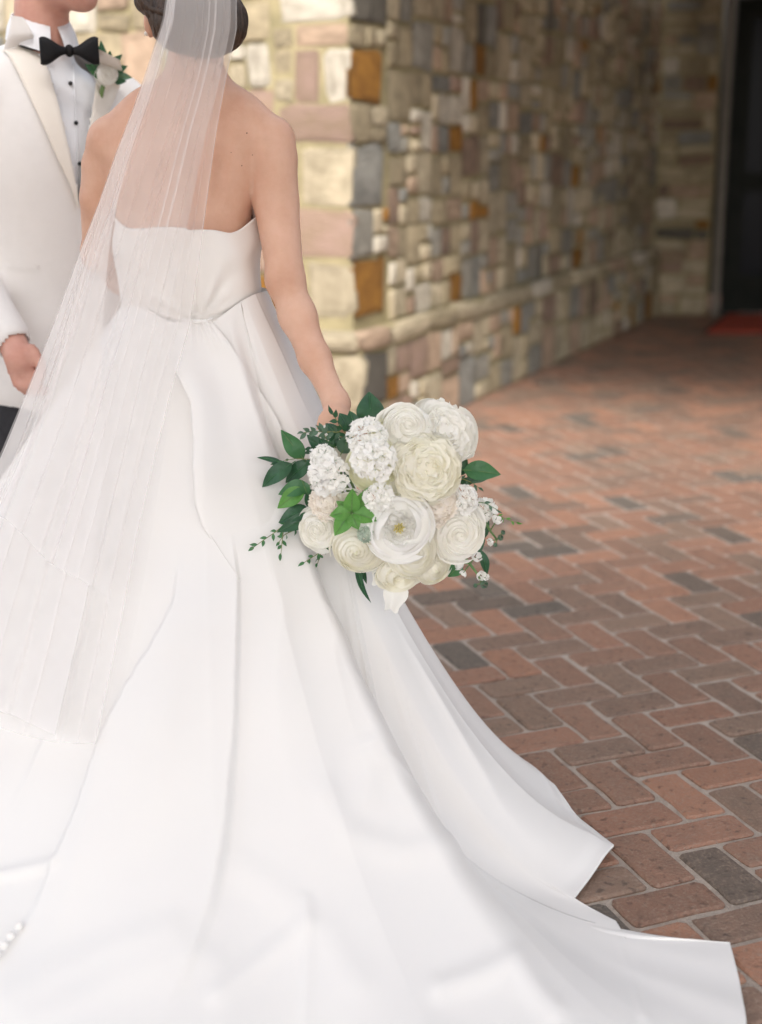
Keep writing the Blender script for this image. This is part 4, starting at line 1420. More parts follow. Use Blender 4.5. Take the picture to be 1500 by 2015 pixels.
# shirt collar: a turned band with two points
cen = gw(0, .006, 0)
for s in (-1, 1):
    rows = []
    for t in np.linspace(0, 1, 14):
        ang = s * (math.pi - t * (math.pi - .12))
        top = cen + gl * math.sin(ang) * .0635 + gf * math.cos(ang) * .064 + Zv * (1.618 - .038 * t)
        dropz = .052 + .016 * t ** 3
        bot = cen + gl * (math.sin(ang) * .079 + s * .010 * t ** 3) + gf * (math.cos(ang) * .084) + Zv * (1.618 - .038 * t - dropz)
        inn = cen + gl * math.sin(ang) * .060 + gf * math.cos(ang) * .060 + Zv * (1.55 - .026 * t)
        mid = (top * .5 + bot * .5) + (gl * math.sin(ang) + gf * math.cos(ang)) * .003
        rows.append([inn, top - Zv * .002 - (gl * math.sin(ang) + gf * math.cos(ang)) * .0015, top, mid, bot])
    part('collar_point', np.array(rows).reshape(-1, 3), grid_faces(14, 5), M['shirt'], shirt)
V, F = tube([P(150 + dx, y, np.nanmin([cast(shirt_tree, 150 + dx, y), 3.3]) - .004) for dx, y in ((-5, 125), (-3, 170), (0, 230), (3, 300), (6, 390))], .0022, 6)
part('placket', V, F, M['shirt'], shirt)
for (x, y) in ((139, 164), (150, 242), (157, 322)):
    V, F = ball(P(x, y, np.nanmin([cast(shirt_tree, x, y), 3.3]) - .004), .0052, 10, 6)
    part('stud', V, F, M['stud'], shirt)
# shirt cuff
ax_ = (gwrR - gelR) / np.linalg.norm(gwrR - gelR)
V, F = tube([P(18, 664, 3.025) - ax_ * .02, P(18, 664, 3.025) + ax_ * .020], [.041, .040], 18, cap=False)
part('cuff', V, F, M['shirt'], groom)
# bow tie: two puffed wings and a knot
tc_ = P(137, 100, 3.165)
ue = np.array([.93, .30, -.03]); ue /= np.linalg.norm(ue)
uz = np.array([0, -.1, 1.0])
un = np.cross(ue, uz); un /= np.linalg.norm(un)
def tp(x, z, d):
    return tc_ + ue * x + Zv * z + un * d
bow = empty('bow_tie', (0, 0, 0))
bow.parent = groom
bow.location = tuple(tc_ - GB)
for s in (-1, 1):
    rows = []
    for t in np.linspace(0, 1, 12):
        hz = .008 + .022 * smooth(t, 0, .85) - .003 * max(0, t - .9) * 10
        th_ = .006 + .008 * math.sin(math.pi * min(1, t * .9))
        ring = []
        for k in range(16):
            a = 2 * math.pi * k / 16
            cz = math.cos(a)
            pinch = 1 + .12 * math.sin(9 * a) * (1 - t)
            ring.append(tp(s * (.008 + .052 * t + .004 * abs(cz) * t), hz * np.sign(cz) * abs(cz) ** .6 * pinch + s * .003 * t, th_ * math.sin(a)))
        rows.append(ring)
    V = np.array(rows).reshape(-1, 3)
    F = [(i * 16 + k, i * 16 + (k + 1) % 16, (i + 1) * 16 + (k + 1) % 16, (i + 1) * 16 + k) for i in range(11) for k in range(16)]
    F += [tuple(11 * 16 + k for k in range(16))]
    o = part('bow_wing', V, F, M['black_satin'], bow)
V, F = ball(tc_ + un * -.004, .0135, 12, 8, (.8, .75, 1.0))
part('knot', V, F, M['black_satin'], bow)
V, F = tube([cen + gl * math.sin(a) * .071 + gf * math.cos(a) * .071 + Zv * (1.545 - .02 * math.cos(a)) for a in np.linspace(.4, 2 * math.pi - .4, 28)], .007, 8)
part('neck_band', V, F, M['black_satin'], bow)
# trousers and shoes
tb = Blob(GB + (-.35, -.35, -.01), GB + (.35, .35, 1.1), 0.012)
tb.egg(gw(0, 0, .90), (.150, .100, .12), .05, GR)
for s in (-1, 1):
    tb.chain([gw(s * .085, 0, .78), gw(s * .105, .005, .5), gw(s * .11, -.01, .08)], [.094, .082, .072], .03)
V, F = tb.skin()
part('trousers', V, F, M['black_wool'], groom)
for s in (-1, 1):
    V, F = tube([gw(s * .10, -.09, .045), gw(s * .105, 0, .05), gw(s * .112, .10, .04), gw(s * .115, .19, .03)], [.036, .046, .044, .028], 12)
    V[:, 2] = np.maximum(V[:, 2], .002)
    part('shoe', V, F, M['black_satin'], groom)

# ------------------------------------------------------------------ flowers
def frame(axis, up=(0, 0, 1), spin=0.0):
    a = np.array(axis, float)
    a /= np.linalg.norm(a)
    x = np.cross(up, a)
    x /= np.linalg.norm(x) + 1e-9
    y = np.cross(a, x)
    c, s = math.cos(spin), math.sin(spin)
    return np.stack([c * x + s * y, -s * x + c * y, a], 1)

def petal(rb, rt, zb, zt, az, hw, R, bulge=.12, lip=.0, ruffle=.0, tuck=.05, nu=7, nv=7, rf=5, seed=0, notch=.22, lean=0.0):
    r = np.random.default_rng(seed)
    p1, p2, p3 = r.uniform(0, 6.28, 3)
    V = []
    for i in range(nu):
        a = -1 + 2 * i / (nu - 1)
        for j in range(nv):
            b = j / (nv - 1)
            be = b * (1 - notch * abs(a) ** 3 + ruffle * .5 * math.sin(rf * 1.7 * a + p3))
            rho = rb + (rt - rb) * math.sin(be * math.pi / 2) ** .85 + bulge * math.sin(math.pi * be) + lip * max(0, be - .72) ** 1.5 * 8
            rho += tuck * a + ruffle * be * be * math.sin(rf * a + p1) - .03 * a * a * be
            z = zb + (zt - zb) * be ** 1.15 - lip * max(0, be - .8) ** 2 * 6 + ruffle * .6 * be * math.cos(rf * a + p2) + lean * a * be
            w = az + a * hw * (.45 + .55 * math.sin(min(1, be * 1.25) * math.pi / 2))
            V.append((rho * math.cos(w) * R, rho * math.sin(w) * R, z * R))
    return np.array(V), grid_faces(nu, nv)

def flower(kind, seed):
    """(core meshes, outer petals, extra) in the flower's own frame, radius about 1, facing +z"""
    r = np.random.default_rng(seed)
    core, outer, extra = [], [], []
    ga = 2.39996
    def dome(f, n=14, m_=7):
        V = [(0, 0, f(0.0))]
        for i in range(1, m_ + 1):
            q = .95 * i / m_
            V += [(q * math.cos(2 * math.pi * k / n), q * math.sin(2 * math.pi * k / n), f(q)) for k in range(n)]
        F = [(0, 1 + k, 1 + (k + 1) % n) for k in range(n)]
        F += [(1 + (i - 1) * n + k, 1 + i * n + k, 1 + i * n + (k + 1) % n, 1 + (i - 1) * n + (k + 1) % n) for i in range(1, m_) for k in range(n)]
        return np.array(V), F
    if kind == 'rose':
        n = 23
        zf = lambda q: .56 - .62 * q ** 1.6
        core.append(dome(lambda q: zf(q) - .17))
        for k in range(n):
            o = (k + .6) / n
            rt = (.07 + .93 * o ** 1.1) * r.uniform(.95, 1.06)
            zt = zf(rt) + r.normal(0, .03)
            v = petal(rt * .86 - .02, rt, zt - .36 - .2 * o, zt, k * ga + r.normal(0, .25), 1.5 - .72 * o if o > .2 else 1.9, 1, .05 + .10 * o, .05 + .10 * o * r.uniform(.4, 1.3), .012 + .03 * o, .07 + .03 * o, 9, 8, 2 + k % 3, seed * 50 + k, .16 + .1 * r.random(), .06 * r.normal())
            (outer if o > .66 else core).append(v)
    elif kind == 'ranunculus':
        n = 46
        zf = lambda q: .50 - .60 * q ** 1.8
        core.append(dome(lambda q: zf(q) - .11))
        for k in range(n):
            o = (k + .6) / n
            rt = (.08 + .90 * o ** .9) * r.uniform(.96, 1.04)
            zt = zf(rt) + r.normal(0, .02)
            v = petal(rt * .93, rt * .97, zt - .26, zt, k * ga + r.normal(0, .2), 1.1 - .45 * o, 1, .06 + .05 * o, .02 if o > .5 else -.04, .010 + .012 * o, .05, 7, 6, 3, seed * 50 + k, .15, .03 * r.normal())
            (outer if o > .80 else core).append(v)
        extra.append(ball((0, 0, .42), .09, 10, 6))
    elif kind in ('peony', 'carnation'):
        pe = kind == 'peony'
        n = 58 if pe else 60
        zf = lambda q: .50 - .55 * q ** 2
        core.append(dome(lambda q: zf(q) - .15))
        for k in range(n):
            o = (k + .5) / n
            rt = (.05 + .90 * o ** .62) * r.uniform(.92, 1.08)
            zt = zf(rt) + r.normal(0, .06)
            v = petal(rt * .85, rt, zt - .30, zt, k * ga + r.normal(0, .35), (r.uniform(.45, .8) if pe else r.uniform(.3, .5)) * (1.3 - .5 * o), 1, .03, .08 * r.uniform(.2, 1.4), r.uniform(.04, .08), .06 * r.normal(), 8, 6, 5 if pe else 9, seed * 90 + k, .1, .08 * r.normal())
            core.append(v)
        if pe:
            for k in range(9):
                outer.append(petal(.55, 1.0 + .07 * r.normal(), -.45, .05 + .12 * r.normal(), k * math.pi / 4.5 + r.normal(0, .12), .58, 1, .12, .08 * r.random(), .035, .05, 9, 8, 3, seed * 90 + 500 + k, .2, .05 * r.normal()))
    elif kind == 'tulip':
        core.append(dome(lambda q: .02 + .05 * q - .3 * max(0, q - .6)))
        for k in range(9):
            lay = k // 3
            outer.append(petal(.22 + .1 * lay, .50 + .23 * lay, -.25, .42 - .22 * lay + .05 * r.normal(), k * 2 * math.pi / 3 + lay * 1.05 + r.normal(0, .1), .95, 1, .24, .04 * lay, .035, .06, 9, 9, 3, seed * 50 + k, .22, .06 * r.normal()))
        for k in range(30):
            o = (k + .5) / 30
            rt = .14 + .34 * o
            core.append(petal(rt * .8, rt, -.1, .20 + .16 * r.random(), k * ga + r.normal(0, .2), .50, 1, .03, .05, .06, .03, 6, 5, 5, seed * 77 + k, .15, .08 * r.normal()))
        for k in range(18):
            a, q = k * ga, .16 * math.sqrt((k + .5) / 18)
            extra.append(tube([(q * .5 * math.cos(a), q * .5 * math.sin(a), .0), (q * math.cos(a), q * math.sin(a), .22 + .06 * r.random())], [.02, .028], 5))
    elif kind == 'stock':
        for k in range(17):
            z = 1 - (k + .5) / 17 * .95
            q = math.sqrt(1 - z * z)
            a = k * ga
            n_ = np.array((q * math.cos(a), q * math.sin(a), z))
            Rf = frame(n_ + r.normal(0, .12, 3), (.3, .2, .9), r.uniform(0, 6.28))
            for p in range(6):
                v, f = petal(.05, .95, -.1, .32 + .12 * r.normal(), p * 1.047 + r.normal(0, .12), .56, 1, .05, .10, .12, .05, 5, 5, 5, int(r.integers(1e6)), .1)
                core.append(((v * .36) @ Rf.T + n_ * .72, f))
            if k % 2 == 0:
                v, f = ball((0, 0, .10), .10, 6, 4)
                extra.append(((v * .36) @ Rf.T + n_ * .76, f))
    return core, outer, extra

bq_c = P(745, 965, 2.50)
bouquet = tag(empty('bouquet', tuple(bq_c)), 'bouquet of white roses, peonies and ranunculus with green leaves in her right hand', 'bouquet')

def add_flower(parent, kind, name, pos, Rpx, axis, mt, seed, emt=None, spin=0.0, squash=1.0, depth=1.0):
    core, outer, extra = flower(kind, seed)
    R = Rpx * (pos[1] * cp + (CH - pos[2]) * sp) / FPX
    Rm = frame(axis, (0.1, 0, 1), spin)
    S3 = np.array([R, R * squash, R * depth])
    tr = lambda v: (v * S3) @ Rm.T + pos
    pw0 = worldpos(parent)
    V, F = join([(tr(v), f) for v, f in core]) if core else ball(pos, R * .3)
    idx = None
    mats_ = [mt]
    if extra:
        Ve, Fe = join([(tr(v), f) for v, f in extra])
        n0 = len(V)
        idx = [0] * len(F) + [1] * len(Fe)
        V = np.concatenate([V, Ve])
        F = F + [tuple(i + n0 for i in f) for f in Fe]
        mats_ = [mt, emt or mt]
    o = put(name, mesh_data(name, V - pos, F, mats_, idx), parent, tuple(pos - pw0))
    for v, f in outer:
        put('petal', mesh_data('petal', tr(v) - pos, f, mt), o)
    return o

BQ0 = P(742, 975, 2.62)
def fpos(x, y, lift=0.0):
    rho = math.hypot((x - 755) / 210.0, (y - 985) / 215.0)
    Y = 2.50 - .125 * math.sqrt(max(0.0, 1 - min(rho, 1) ** 2)) - lift
    p = P(x, y, Y)
    ax = p - P(752, 985, 2.66)
    ax /= np.linalg.norm(ax)
    return p, ax
FL = [('rose', 'rose', 803, 840, 47, 'petal_ivory', None, .2, .0, (-.1, -.35, .1)), ('peony', 'peony', 872, 852, 62, 'petal_ivory', None, 1.0, -.01, (.1, -.1, .1)),
      ('ranunculus', 'ranunculus', 735, 915, 50, 'petal_green', 'petal_green', .4, .0, (0, 0, -.2)), ('stock', 'stock_blossom', 722, 862, 40, 'petal_white', 'eye', .1, .018, (0, 0, 0)),
      ('stock', 'stock_blossom', 735, 905, 44, 'petal_white', 'eye', 1.7, .034, (0, 0, 0)), ('stock', 'stock_blossom', 648, 935, 42, 'petal_white', 'eye', .8, .02, (0, 0, 0)),
      ('stock', 'stock_blossom', 636, 900, 27, 'petal_white', 'eye', 2.2, .01, (0, 0, 0)), ('peony', 'peony', 838, 922, 60, 'petal_cream', None, 2.0, .015, (0, -.3, 0)),
      ('tulip', 'peony', 785, 1038, 60, 'petal_white', 'stamen', .5, .035, (0, -.5, .12)), ('carnation', 'carnation', 852, 985, 50, 'petal_blush', None, .3, .0, (0, 0, 0)),
      ('rose', 'rose', 900, 1052, 52, 'petal_ivory', None, .9, .012, (-.2, -.25, .15)), ('ranunculus', 'ranunculus', 704, 1080, 50, 'petal_cream', 'petal_green', .2, .008, (0, 0, -.1)),
      ('rose', 'rose', 628, 1040, 40, 'petal_ivory', None, 2.2, .0, (0, -.2, 0)), ('carnation', 'carnation', 642, 990, 32, 'petal_blush', None, .6, .012, (0, -.3, 0)),
      ('ranunculus', 'ranunculus', 812, 1090, 46, 'petal_cream', 'leaf_bright', 1.4, .015, (0, -.3, .1)), ('ranunculus', 'ranunculus', 853, 1118, 37, 'petal_cream', 'petal_green', .7, .005, (.0, 0, 0)),
      ('rose', 'rose', 785, 1128, 42, 'petal_cream', None, 1.9, .0, (0, -.1, -.2)), ('stock', 'stock_blossom', 747, 980, 30, 'petal_white', 'petal_white', .9, .03, (0, 0, 0)),
      ('ranunculus', 'ranunculus', 793, 965, 34, 'petal_green', 'petal_green', .1, -.012, (0, 0, 0)), ('stock', 'stock_blossom', 912, 984, 30, 'petal_white', 'eye', .3, .0, (0, 0, 0)),
      ('stock', 'stock_blossom', 946, 1006, 26, 'petal_white', 'eye', 1.3, -.012, (0, 0, 0)), ('stock', 'stock_blossom', 720, 1052, 16, 'eye', 'petal_white', .3, .040, (0, 0, 0)),
      ('ranunculus', 'ranunculus', 690, 1010, 40, 'petal_cream', 'petal_green', .3, -.02, (0, 0, 0)), ('carnation', 'carnation', 760, 850, 28, 'petal_green', None, .3, -.02, (0, 0, 0))]
for n_, (kind, nm, x, y, rp, mt, em, spin, lift, da) in enumerate(FL):
    p, ax = fpos(x, y, lift)
    add_flower(bouquet, kind, nm, p, rp * 1.13, ax + np.array(da), M[mt], 10 + n_, M[em] if em else None, spin, 1.0, .8)
# loose and hanging petals
for n_, (x, y, w_, l_, ang, Y) in enumerate([(868, 808, 20, 38, 100, 2.50), (898, 836, 16, 30, 25, 2.49), (912, 846, 12, 24, -10, 2.50), (918, 884, 8, 18, -5, 2.49), (778, 1172, 25, 52, -105, 2.44), (752, 1128, 22, 44, -110, 2.45), (884, 815, 18, 34, 65, 2.51)]):
    rr = np.random.default_rng(n_)
    Vt = []
    for i in range(7):
        for j in range(8):
            a, b = -1 + 2 * i / 6, j / 7
            wv = math.sin(min(1, b * 1.15 + .1) * math.pi * .86) ** .7
            u_, v_ = a * w_ * wv, (b - .5) * l_ * 1.2 + 3 * math.sin(4 * a + n_) * b
            ca, sa = math.cos(rad(ang)), math.sin(rad(ang))
            Vt.append(P(x + v_ * ca + u_ * sa, y - v_ * sa + u_ * ca, Y - .010 * (1 - a * a) * b + .004 * math.sin(5 * a + n_) * b))
    part('petal', np.array(Vt), grid_faces(7, 8), M['petal_ivory'], bouquet)

def leaf_mesh(base, tip, width, face, mt, parent, name='leaf', curl=.12, fold=.25, wave=.0):
    base, tip, face = np.array(base), np.array(tip), np.array(face, float)
    d = tip - base
    L_ = np.linalg.norm(d)
    d /= L_
    s = np.cross(d, face)
    s /= np.linalg.norm(s) + 1e-9
    n = np.cross(s, d)
    V = []
    nu, nv = 7, 12
    for i in range(nu):
        a = -1 + 2 * i / (nu - 1)
        for j in range(nv):
            b = j / (nv - 1)
            w = width * .5 * (math.sin(math.pi * b ** .82) ** .85) * (1 - .25 * b) * 1.12
            if j in (0, nv - 1):
                w = width * .012
            V.append(base + d * L_ * b + s * a * w + n * (curl * L_ * (math.sin(math.pi * b) - .8 * b * b) + fold * w * abs(a) + wave * w * math.sin(6 * b + 2 * a)))
    F = grid_faces(nu, nv)
    o = part(name, np.array(V), F, mt, parent)
    st = [base + d * L_ * b + n * (curl * L_ * (math.sin(math.pi * b) - .8 * b * b) + .0006) for b in np.linspace(-.10, .93, 8)]
    v, f = tube(st, list(np.linspace(.0011, .0004, 8)), 5)
    part('midrib', v, f, M['stem'] if mt is not M['leaf_dark'] else M['leaf_mid'], o)
    return o
rl = np.random.default_rng(21)
def leafpx(x0, y0, x1, y1, wpx, key, Y=2.47, dY=0.0, roll=(0, 0, 0), curl=.10, fold=.25, wave=0.0):
    a, b = P(x0, y0, np.nanmin([Y, cast(skirt_tree, x0, y0) - .010])), P(x1, y1, np.nanmin([Y + dY, cast(skirt_tree, x1, y1) - .016]))
    fdir = CAM - (a + b) / 2
    fdir = fdir / np.linalg.norm(fdir) + np.array(roll)
    return leaf_mesh(a, b, wpx * 2.55 / FPX, fdir, M[key], bouquet, 'leaf', curl, fold, wave)
LV = [(729, 840, 727, 770, 56, 'leaf_dark', 2.49, .02, (.1, 0, .2)), (598, 903, 553, 846, 36, 'leaf_mid', 2.50, .0, (-.3, 0, .2)), (556, 912, 506, 899, 14, 'leaf_dark', 2.50, 0, (0, 0, .8)),
      (557, 908, 532, 914, 9, 'leaf_dark', 2.50, 0, (0, 0, .3)), (575, 912, 514, 958, 36, 'leaf_dark', 2.49, 0, (-.2, 0, .2)), (612, 908, 560, 950, 34, 'leaf_dark', 2.50, 0.01, (-.1, 0, .3)),
      (608, 955, 547, 972, 34, 'leaf_mid', 2.475, 0, (-.2, 0, .2)), (600, 962, 545, 1000, 36, 'leaf_bright', 2.47, 0, (-.1, 0, .2)), (596, 948, 606, 976, 20, 'leaf_mid', 2.46, 0, (0, 0, 0)),
      (608, 962, 622, 1014, 32, 'leaf_dark', 2.465, 0, (.2, 0, 0)), (608, 1000, 548, 1027, 34, 'leaf_dark', 2.465, 0, (-.2, 0, .3)), (622, 1012, 545, 1047, 32, 'leaf_dark', 2.46, 0, (-.1, 0, .1)), (620, 1022, 585, 1040, 22, 'leaf_dark', 2.462, 0, (0, 0, .2)),
      (692, 1010, 694, 962, 32, 'leaf_bright', 2.355, -.012, (0, 0, .3)), (694, 1008, 729, 958, 30, 'leaf_bright', 2.36, 0, (.4, 0, .1)), (695, 1010, 744, 1024, 32, 'leaf_bright', 2.352, -.01, (.2, 0, .2)),
      (692, 1012, 706, 1042, 26, 'leaf_bright', 2.35, -.015, (.1, 0, -.2)), (690, 1010, 658, 1054, 34, 'leaf_bright', 2.352, -.01, (-.2, 0, -.1)), (690, 1008, 649, 1014, 30, 'leaf_bright', 2.352, -.008, (-.3, 0, .1)), (690, 1006, 662, 986, 20, 'leaf_bright', 2.36, 0.0, (-.3, 0, .3)),
      (912, 925, 986, 933, 40, 'leaf_mid', 2.47, .0, (.1, 0, .3)), (918, 930, 960, 944, 28, 'leaf_grey', 2.475, .01, (.2, 0, -.2)), (905, 936, 918, 896, 22, 'leaf_dark', 2.48, 0, (0, 0, 0)), (898, 935, 884, 912, 26, 'leaf_mid', 2.46, 0, (0, 0, 0)),
      (905, 950, 940, 945, 16, 'leaf_dark', 2.475, 0, (0, 0, .3)), (935, 1060, 962, 1018, 30, 'leaf_dark', 2.48, 0, (.3, 0, 0)), (922, 1085, 955, 1062, 30, 'leaf_dark', 2.48, 0, (.2, 0, 0)), (944, 1082, 960, 1134, 20, 'leaf_dark', 2.485, 0, (.5, 0, 0)),
      (908, 1106, 882, 1136, 28, 'leaf_mid', 2.47, 0, (.2, 0, -.1)), (930, 1050, 950, 1072, 26, 'leaf_mid', 2.485, 0, (.2, 0, 0)), (702, 1098, 727, 1190, 15, 'leaf_dark', 2.46, 0, (-.5, 0, 0)), (696, 1105, 714, 1160, 13, 'leaf_dark', 2.45, 0, (.4, 0, 0)),
      (708, 1105, 722, 1150, 12, 'leaf_dark', 2.47, 0, (0, 0, 0)), (752, 1124, 733, 1136, 10, 'leaf_dark', 2.45, 0, (0, 0, 0)), (777, 1160, 797, 1188, 12, 'leaf_dark', 2.46, 0, (.4, 0, 0)), (782, 1150, 786, 1176, 12, 'leaf_dark', 2.455, 0, (0, 0, 0)),
      (690, 850, 668, 812, 30, 'leaf_dark', 2.475, .02, (.1, 0, .2)), (700, 842, 688, 808, 26, 'leaf_dark', 2.47, .01, (0, 0, 0)), (668, 860, 640, 832, 24, 'leaf_dark', 2.465, .02, (-.2, 0, .2)), (672, 892, 690, 852, 34, 'leaf_grey', 2.44, 0, (.2, 0, 0)),
      (640, 890, 604, 855, 26, 'leaf_dark', 2.475, .01, (-.1, 0, .3)), (648, 888, 628, 862, 22, 'leaf_dark', 2.46, 0, (0, 0, .2)), (632, 900, 605, 880, 20, 'leaf_dark', 2.46, 0, (0, 0, .4)), (655, 880, 662, 850, 20, 'leaf_dark', 2.455, 0, (0, 0, 0)),
      (618, 920, 604, 905, 20, 'leaf_dark', 2.48, 0, (0, 0, 0)), (660, 880, 640, 868, 12, 'leaf_mid', 2.45, 0, (0, 0, 0)), (675, 1070, 664, 1056, 10, 'leaf_dark', 2.43, 0, (0, 0, 0)), (745, 835, 752, 812, 16, 'leaf_bright', 2.48, 0, (0, 0, 0)),
      (884, 1000, 873, 978, 16, 'leaf_mid', 2.45, 0, (0, 0, 0)), (915, 1010, 904, 992, 14, 'leaf_dark', 2.45, 0, (0, 0, 0)), (680, 940, 688, 920, 14, 'leaf_dark', 2.44, 0, (0, 0, 0))]
for n_, (x0, y0, x1, y1, w_, key, Y, dY, ro) in enumerate(LV):
    leafpx(x0, y0, x1, y1, w_, key, Y, dY, ro, rl.uniform(.02, .12), rl.uniform(.15, .4), rl.uniform(0, .15))

def sprig(parent, path, Y, nleaf, lpx, wpx, key, name='sprig', both=True, seed=0, st='twig', sr=.0011):
    """a thin twig with small leaves, one part"""
    r = np.random.default_rng(seed)
    path = np.array(path, float)
    L_ = np.concatenate([[0], np.cumsum(np.linalg.norm(np.diff(path, axis=0), axis=1))])
    q = np.linspace(0, L_[-1], 14)
    xs, ys = np.interp(q, L_, path[:, 0]), np.interp(q, L_, path[:, 1])
    sk = np.array([cast(skirt_tree, u_, v_) for u_, v_ in zip(xs, ys)])
    pts = P(xs, ys, np.fmin(Y, sk - .018) + .006 * np.sin(q / 18.0 + seed))
    bits = [tube(pts, list(np.linspace(sr, sr * .45, 14)), 6)]
    idx = [0] * len(bits[0][1])
    for k in range(nleaf):
        t = (k + .7) / nleaf
        i = min(12, int(t * 13))
        p = pts[i]
        d0 = np.array([xs[i + 1] - xs[i], ys[i + 1] - ys[i]])
        d0 /= np.linalg.norm(d0)
        a = (1 if k % 2 else -1) * rad(r.uniform(25, 60)) if both else rad(r.normal(0, 20))
        if k == nleaf - 1:
            a = 0
        dv = np.array([d0[0] * math.cos(a) - d0[1] * math.sin(a), d0[0] * math.sin(a) + d0[1] * math.cos(a)])
        l_ = lpx * r.uniform(.7, 1.15)
        b_, t_ = p, P(xs[i] + dv[0] * l_, ys[i] + dv[1] * l_, p[1] + r.normal(0, .006))
        fdir = (CAM - p) / np.linalg.norm(CAM - p) + r.normal(0, .35, 3)
        d = t_ - b_
        Ln = np.linalg.norm(d)
        d /= Ln
        s = np.cross(d, fdir)
        s /= np.linalg.norm(s)
        n = np.cross(s, d)
        w_ = wpx * 2.5 / FPX / 2
        V = []
        for ii in (-1, 0, 1):
            for j in range(6):
                bq = j / 5
                V.append(b_ + d * Ln * bq + s * ii * w_ * math.sin(math.pi * min(1, bq ** .8 + .02)) + n * (.10 * Ln * math.sin(math.pi * bq) + .3 * w_ * abs(ii)))
        f = grid_faces(3, 6)
        bits.append((np.array(V), f))
        idx += [1] * len(f)
    V, F = join(bits)
    return part(name, V, F, [M[st], M[key]], parent, idx)
sprig(bouquet, [(572, 1020), (545, 1045), (520, 1062), (495, 1080)], 2.465, 9, 15, 7, 'leaf_mid', seed=1)
sprig(bouquet, [(560, 1028), (556, 1060), (553, 1092)], 2.46, 5, 15, 7, 'leaf_mid', seed=2)
sprig(bouquet, [(585, 1040), (560, 1052), (548, 1068)], 2.463, 5, 13, 6, 'leaf_mid', seed=21)
sprig(bouquet, [(672, 1072), (645, 1078), (622, 1092), (594, 1110)], 2.45, 8, 15, 7, 'leaf_mid', seed=3)
sprig(bouquet, [(632, 1085), (628, 1100), (624, 1112)], 2.45, 3, 12, 6, 'leaf_mid', seed=31)
sprig(bouquet, [(668, 850), (640, 850), (615, 848), (592, 853)], 2.445, 12, 18, 9, 'leaf_grey', seed=4, sr=.0016)
sprig(bouquet, [(690, 870), (676, 846), (662, 826), (655, 812)], 2.445, 9, 20, 10, 'leaf_dark', seed=5)
sprig(bouquet, [(660, 890), (640, 885), (610, 884)], 2.44, 10, 20, 10, 'leaf_dark', seed=6)
sprig(bouquet, [(655, 905), (650, 880), (640, 858), (634, 845)], 2.45, 9, 18, 9, 'leaf_grey', seed=7)
sprig(bouquet, [(955, 1008), (985, 1016), (1005, 1025), (1022, 1029)], 2.48, 7, 13, 5, 'leaf_bright', seed=8)
sprig(bouquet, [(915, 985), (955, 990), (982, 1005)], 2.44, 5, 12, 6, 'leaf_grey', seed=9, st='stem')
sprig(bouquet, [(905, 940), (930, 950), (945, 962)], 2.47, 5, 14, 6, 'leaf_grey', seed=10)
sprig(bouquet, [(620, 905), (585, 902), (560, 906)], 2.495, 2, 10, 5, 'leaf_dark', seed=11)
def buds(path, Y, where, seed):
    r = np.random.default_rng(seed)
    path = np.array(path, float)
    pts = P(path[:, 0], path[:, 1], np.full(len(path), Y))
    bits = [tube(pts, list(np.linspace(.0034, .0016, len(pts))), 7)]
    idx = [0] * len(bits[0][1])
    for (x, y, s, g_) in where:
        p = P(x, y, Y - .004)
        i = int(np.argmin(np.linalg.norm(pts - p, axis=1)))
        b = tube([pts[i], (pts[i] + p) / 2 + (0, 0, .001), p], [.0012, .0011, .001], 5)
        bits.append(b)
        idx += [0] * len(b[1])
        Rf = frame(p - pts[i] + r.normal(0, .003, 3) + (0, -.004, 0))
        for k in range(5):
            v, f = petal(.15, .75 if not g_ else .5, -.6, .55, k * 1.257, .62, 1, .25, -.05 if g_ else .12, .06, .06, 5, 5, 4, seed * 20 + k, .2)
            bits.append(((v * s * 2.5 / FPX) @ Rf.T + p, f))
            idx += [2 if g_ else 1] * len(f)
    V, F = join(bits)
    return part('stock_stem', V, F, [M['stem'], M['petal_white'], M['leaf_grey']], bouquet, idx)
buds([(925, 985), (948, 1015), (965, 1045), (978, 1062)], 2.455, [(972, 1002, 13, 0), (960, 990, 14, 0), (978, 1024, 12, 0), (985, 1058, 9, 1), (966, 1066, 9, 0), (990, 1048, 7, 1), (975, 1072, 7, 1)], 1)
buds([(905, 1085), (925, 1110), (940, 1130), (948, 1148)], 2.46, [(937, 1096, 13, 0), (905, 1110, 14, 0), (912, 1128, 9, 0), (946, 1132, 12, 0), (953, 1150, 12, 1), (936, 1152, 7, 1), (955, 1136, 9, 0)], 2)
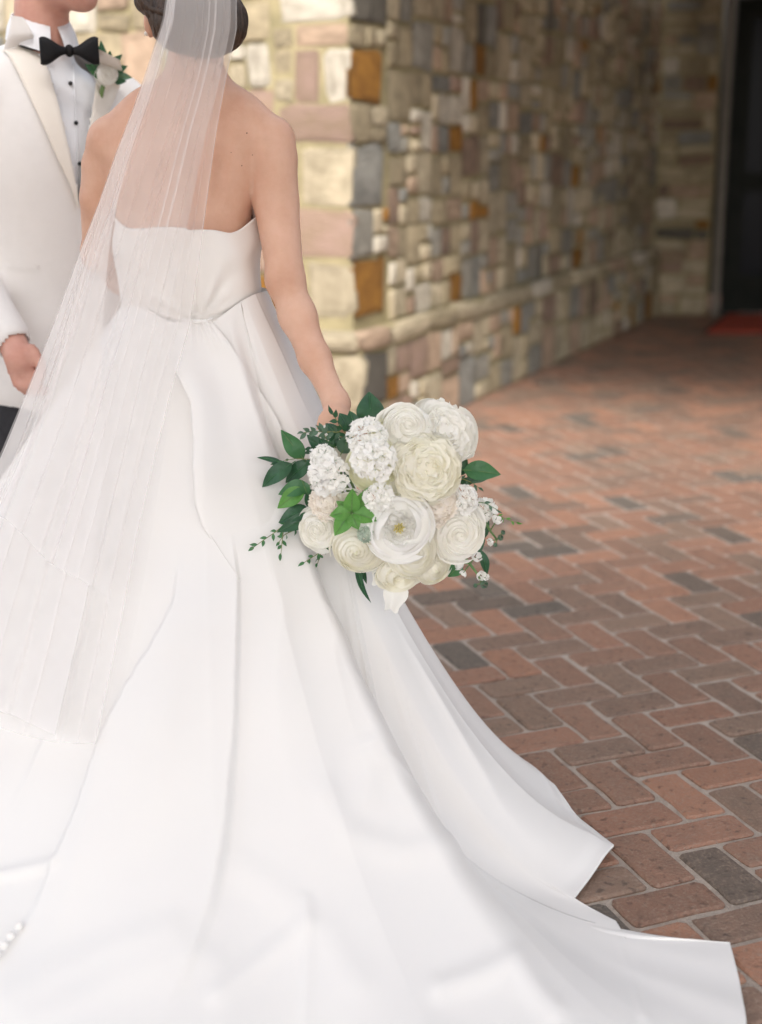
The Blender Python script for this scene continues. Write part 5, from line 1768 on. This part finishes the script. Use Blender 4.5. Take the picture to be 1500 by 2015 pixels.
# stems and ribbon wrap, behind the blooms, in the hand
sV_, sF_ = [], []
top = hnd + (0, -.022, -.03)
for k in range(11):
    a = k * 2.4
    off = np.array([math.cos(a), .8 * math.sin(a), 0]) * .012 * math.sqrt(k / 11 + .1)
    q = P(755 + 60 * math.cos(a), 985 + 60 * math.sin(a), 2.54)
    sV_.append(tube([top + (-.006, .030, .030) + off * 1.5, top + off, (top + q) / 2 + off * 2, q], .0026, 6))
V, F = join(sV_)
tag(part('stems', V, F, M['stem'], bouquet), kind='stuff')
V, F = tube([top + (-.022, .01, .035), top + (0, 0, 0), top + (.022, -.002, -.028)], [.0165, .0175, .018], 16)
part('ribbon_wrap', V, F, M['ribbon'], bouquet)

# boutonniere on his lapel
bp0 = P(212, 146, np.nanmin([cast(jac_tree, 212, 146), 3.28]) - .022)
bt = tag(empty('boutonniere', tuple(bp0)), 'white rose boutonniere with dark leaves pinned to the white jacket lapel', 'boutonniere')
cdir = (CAM - bp0) / np.linalg.norm(CAM - bp0)
add_flower(bt, 'rose', 'rose', bp0 + cdir * .012, 22, cdir + np.array([.12, 0, .10]), M['petal_white'], 91, None, .4)
by = bp0[1]
def bleaf(x0, y0, x1, y1, w_, key, dy=0.0):
    a, b = P(x0, y0, by + .002), P(x1, y1, by - .012 + dy)
    leaf_mesh(a, a + (b - a) * 1.25, w_ * 4.2 / FPX, cdir + rl.normal(0, .25, 3), M[key], bt, 'leaf', .06, .25)
for l in [(205, 140, 200, 92, 16, 'leaf_dark'), (200, 140, 178, 112, 14, 'leaf_mid'), (200, 145, 174, 130, 14, 'leaf_dark'), (220, 130, 236, 112, 12, 'leaf_dark'), (232, 150, 254, 152, 12, 'leaf_grey'), (228, 140, 246, 132, 12, 'leaf_dark'), (200, 150, 182, 142, 12, 'leaf_mid'), (212, 130, 216, 106, 12, 'leaf_dark'), (226, 160, 244, 160, 10, 'leaf_dark')]:
    bleaf(*l)
V, F = tube([P(206, 158, by + .012), P(201, 178, by + .014), P(197, 203, by + .016)], [.0055, .005, .0042], 8)
part('stem', V, F, M['stem'], bt)
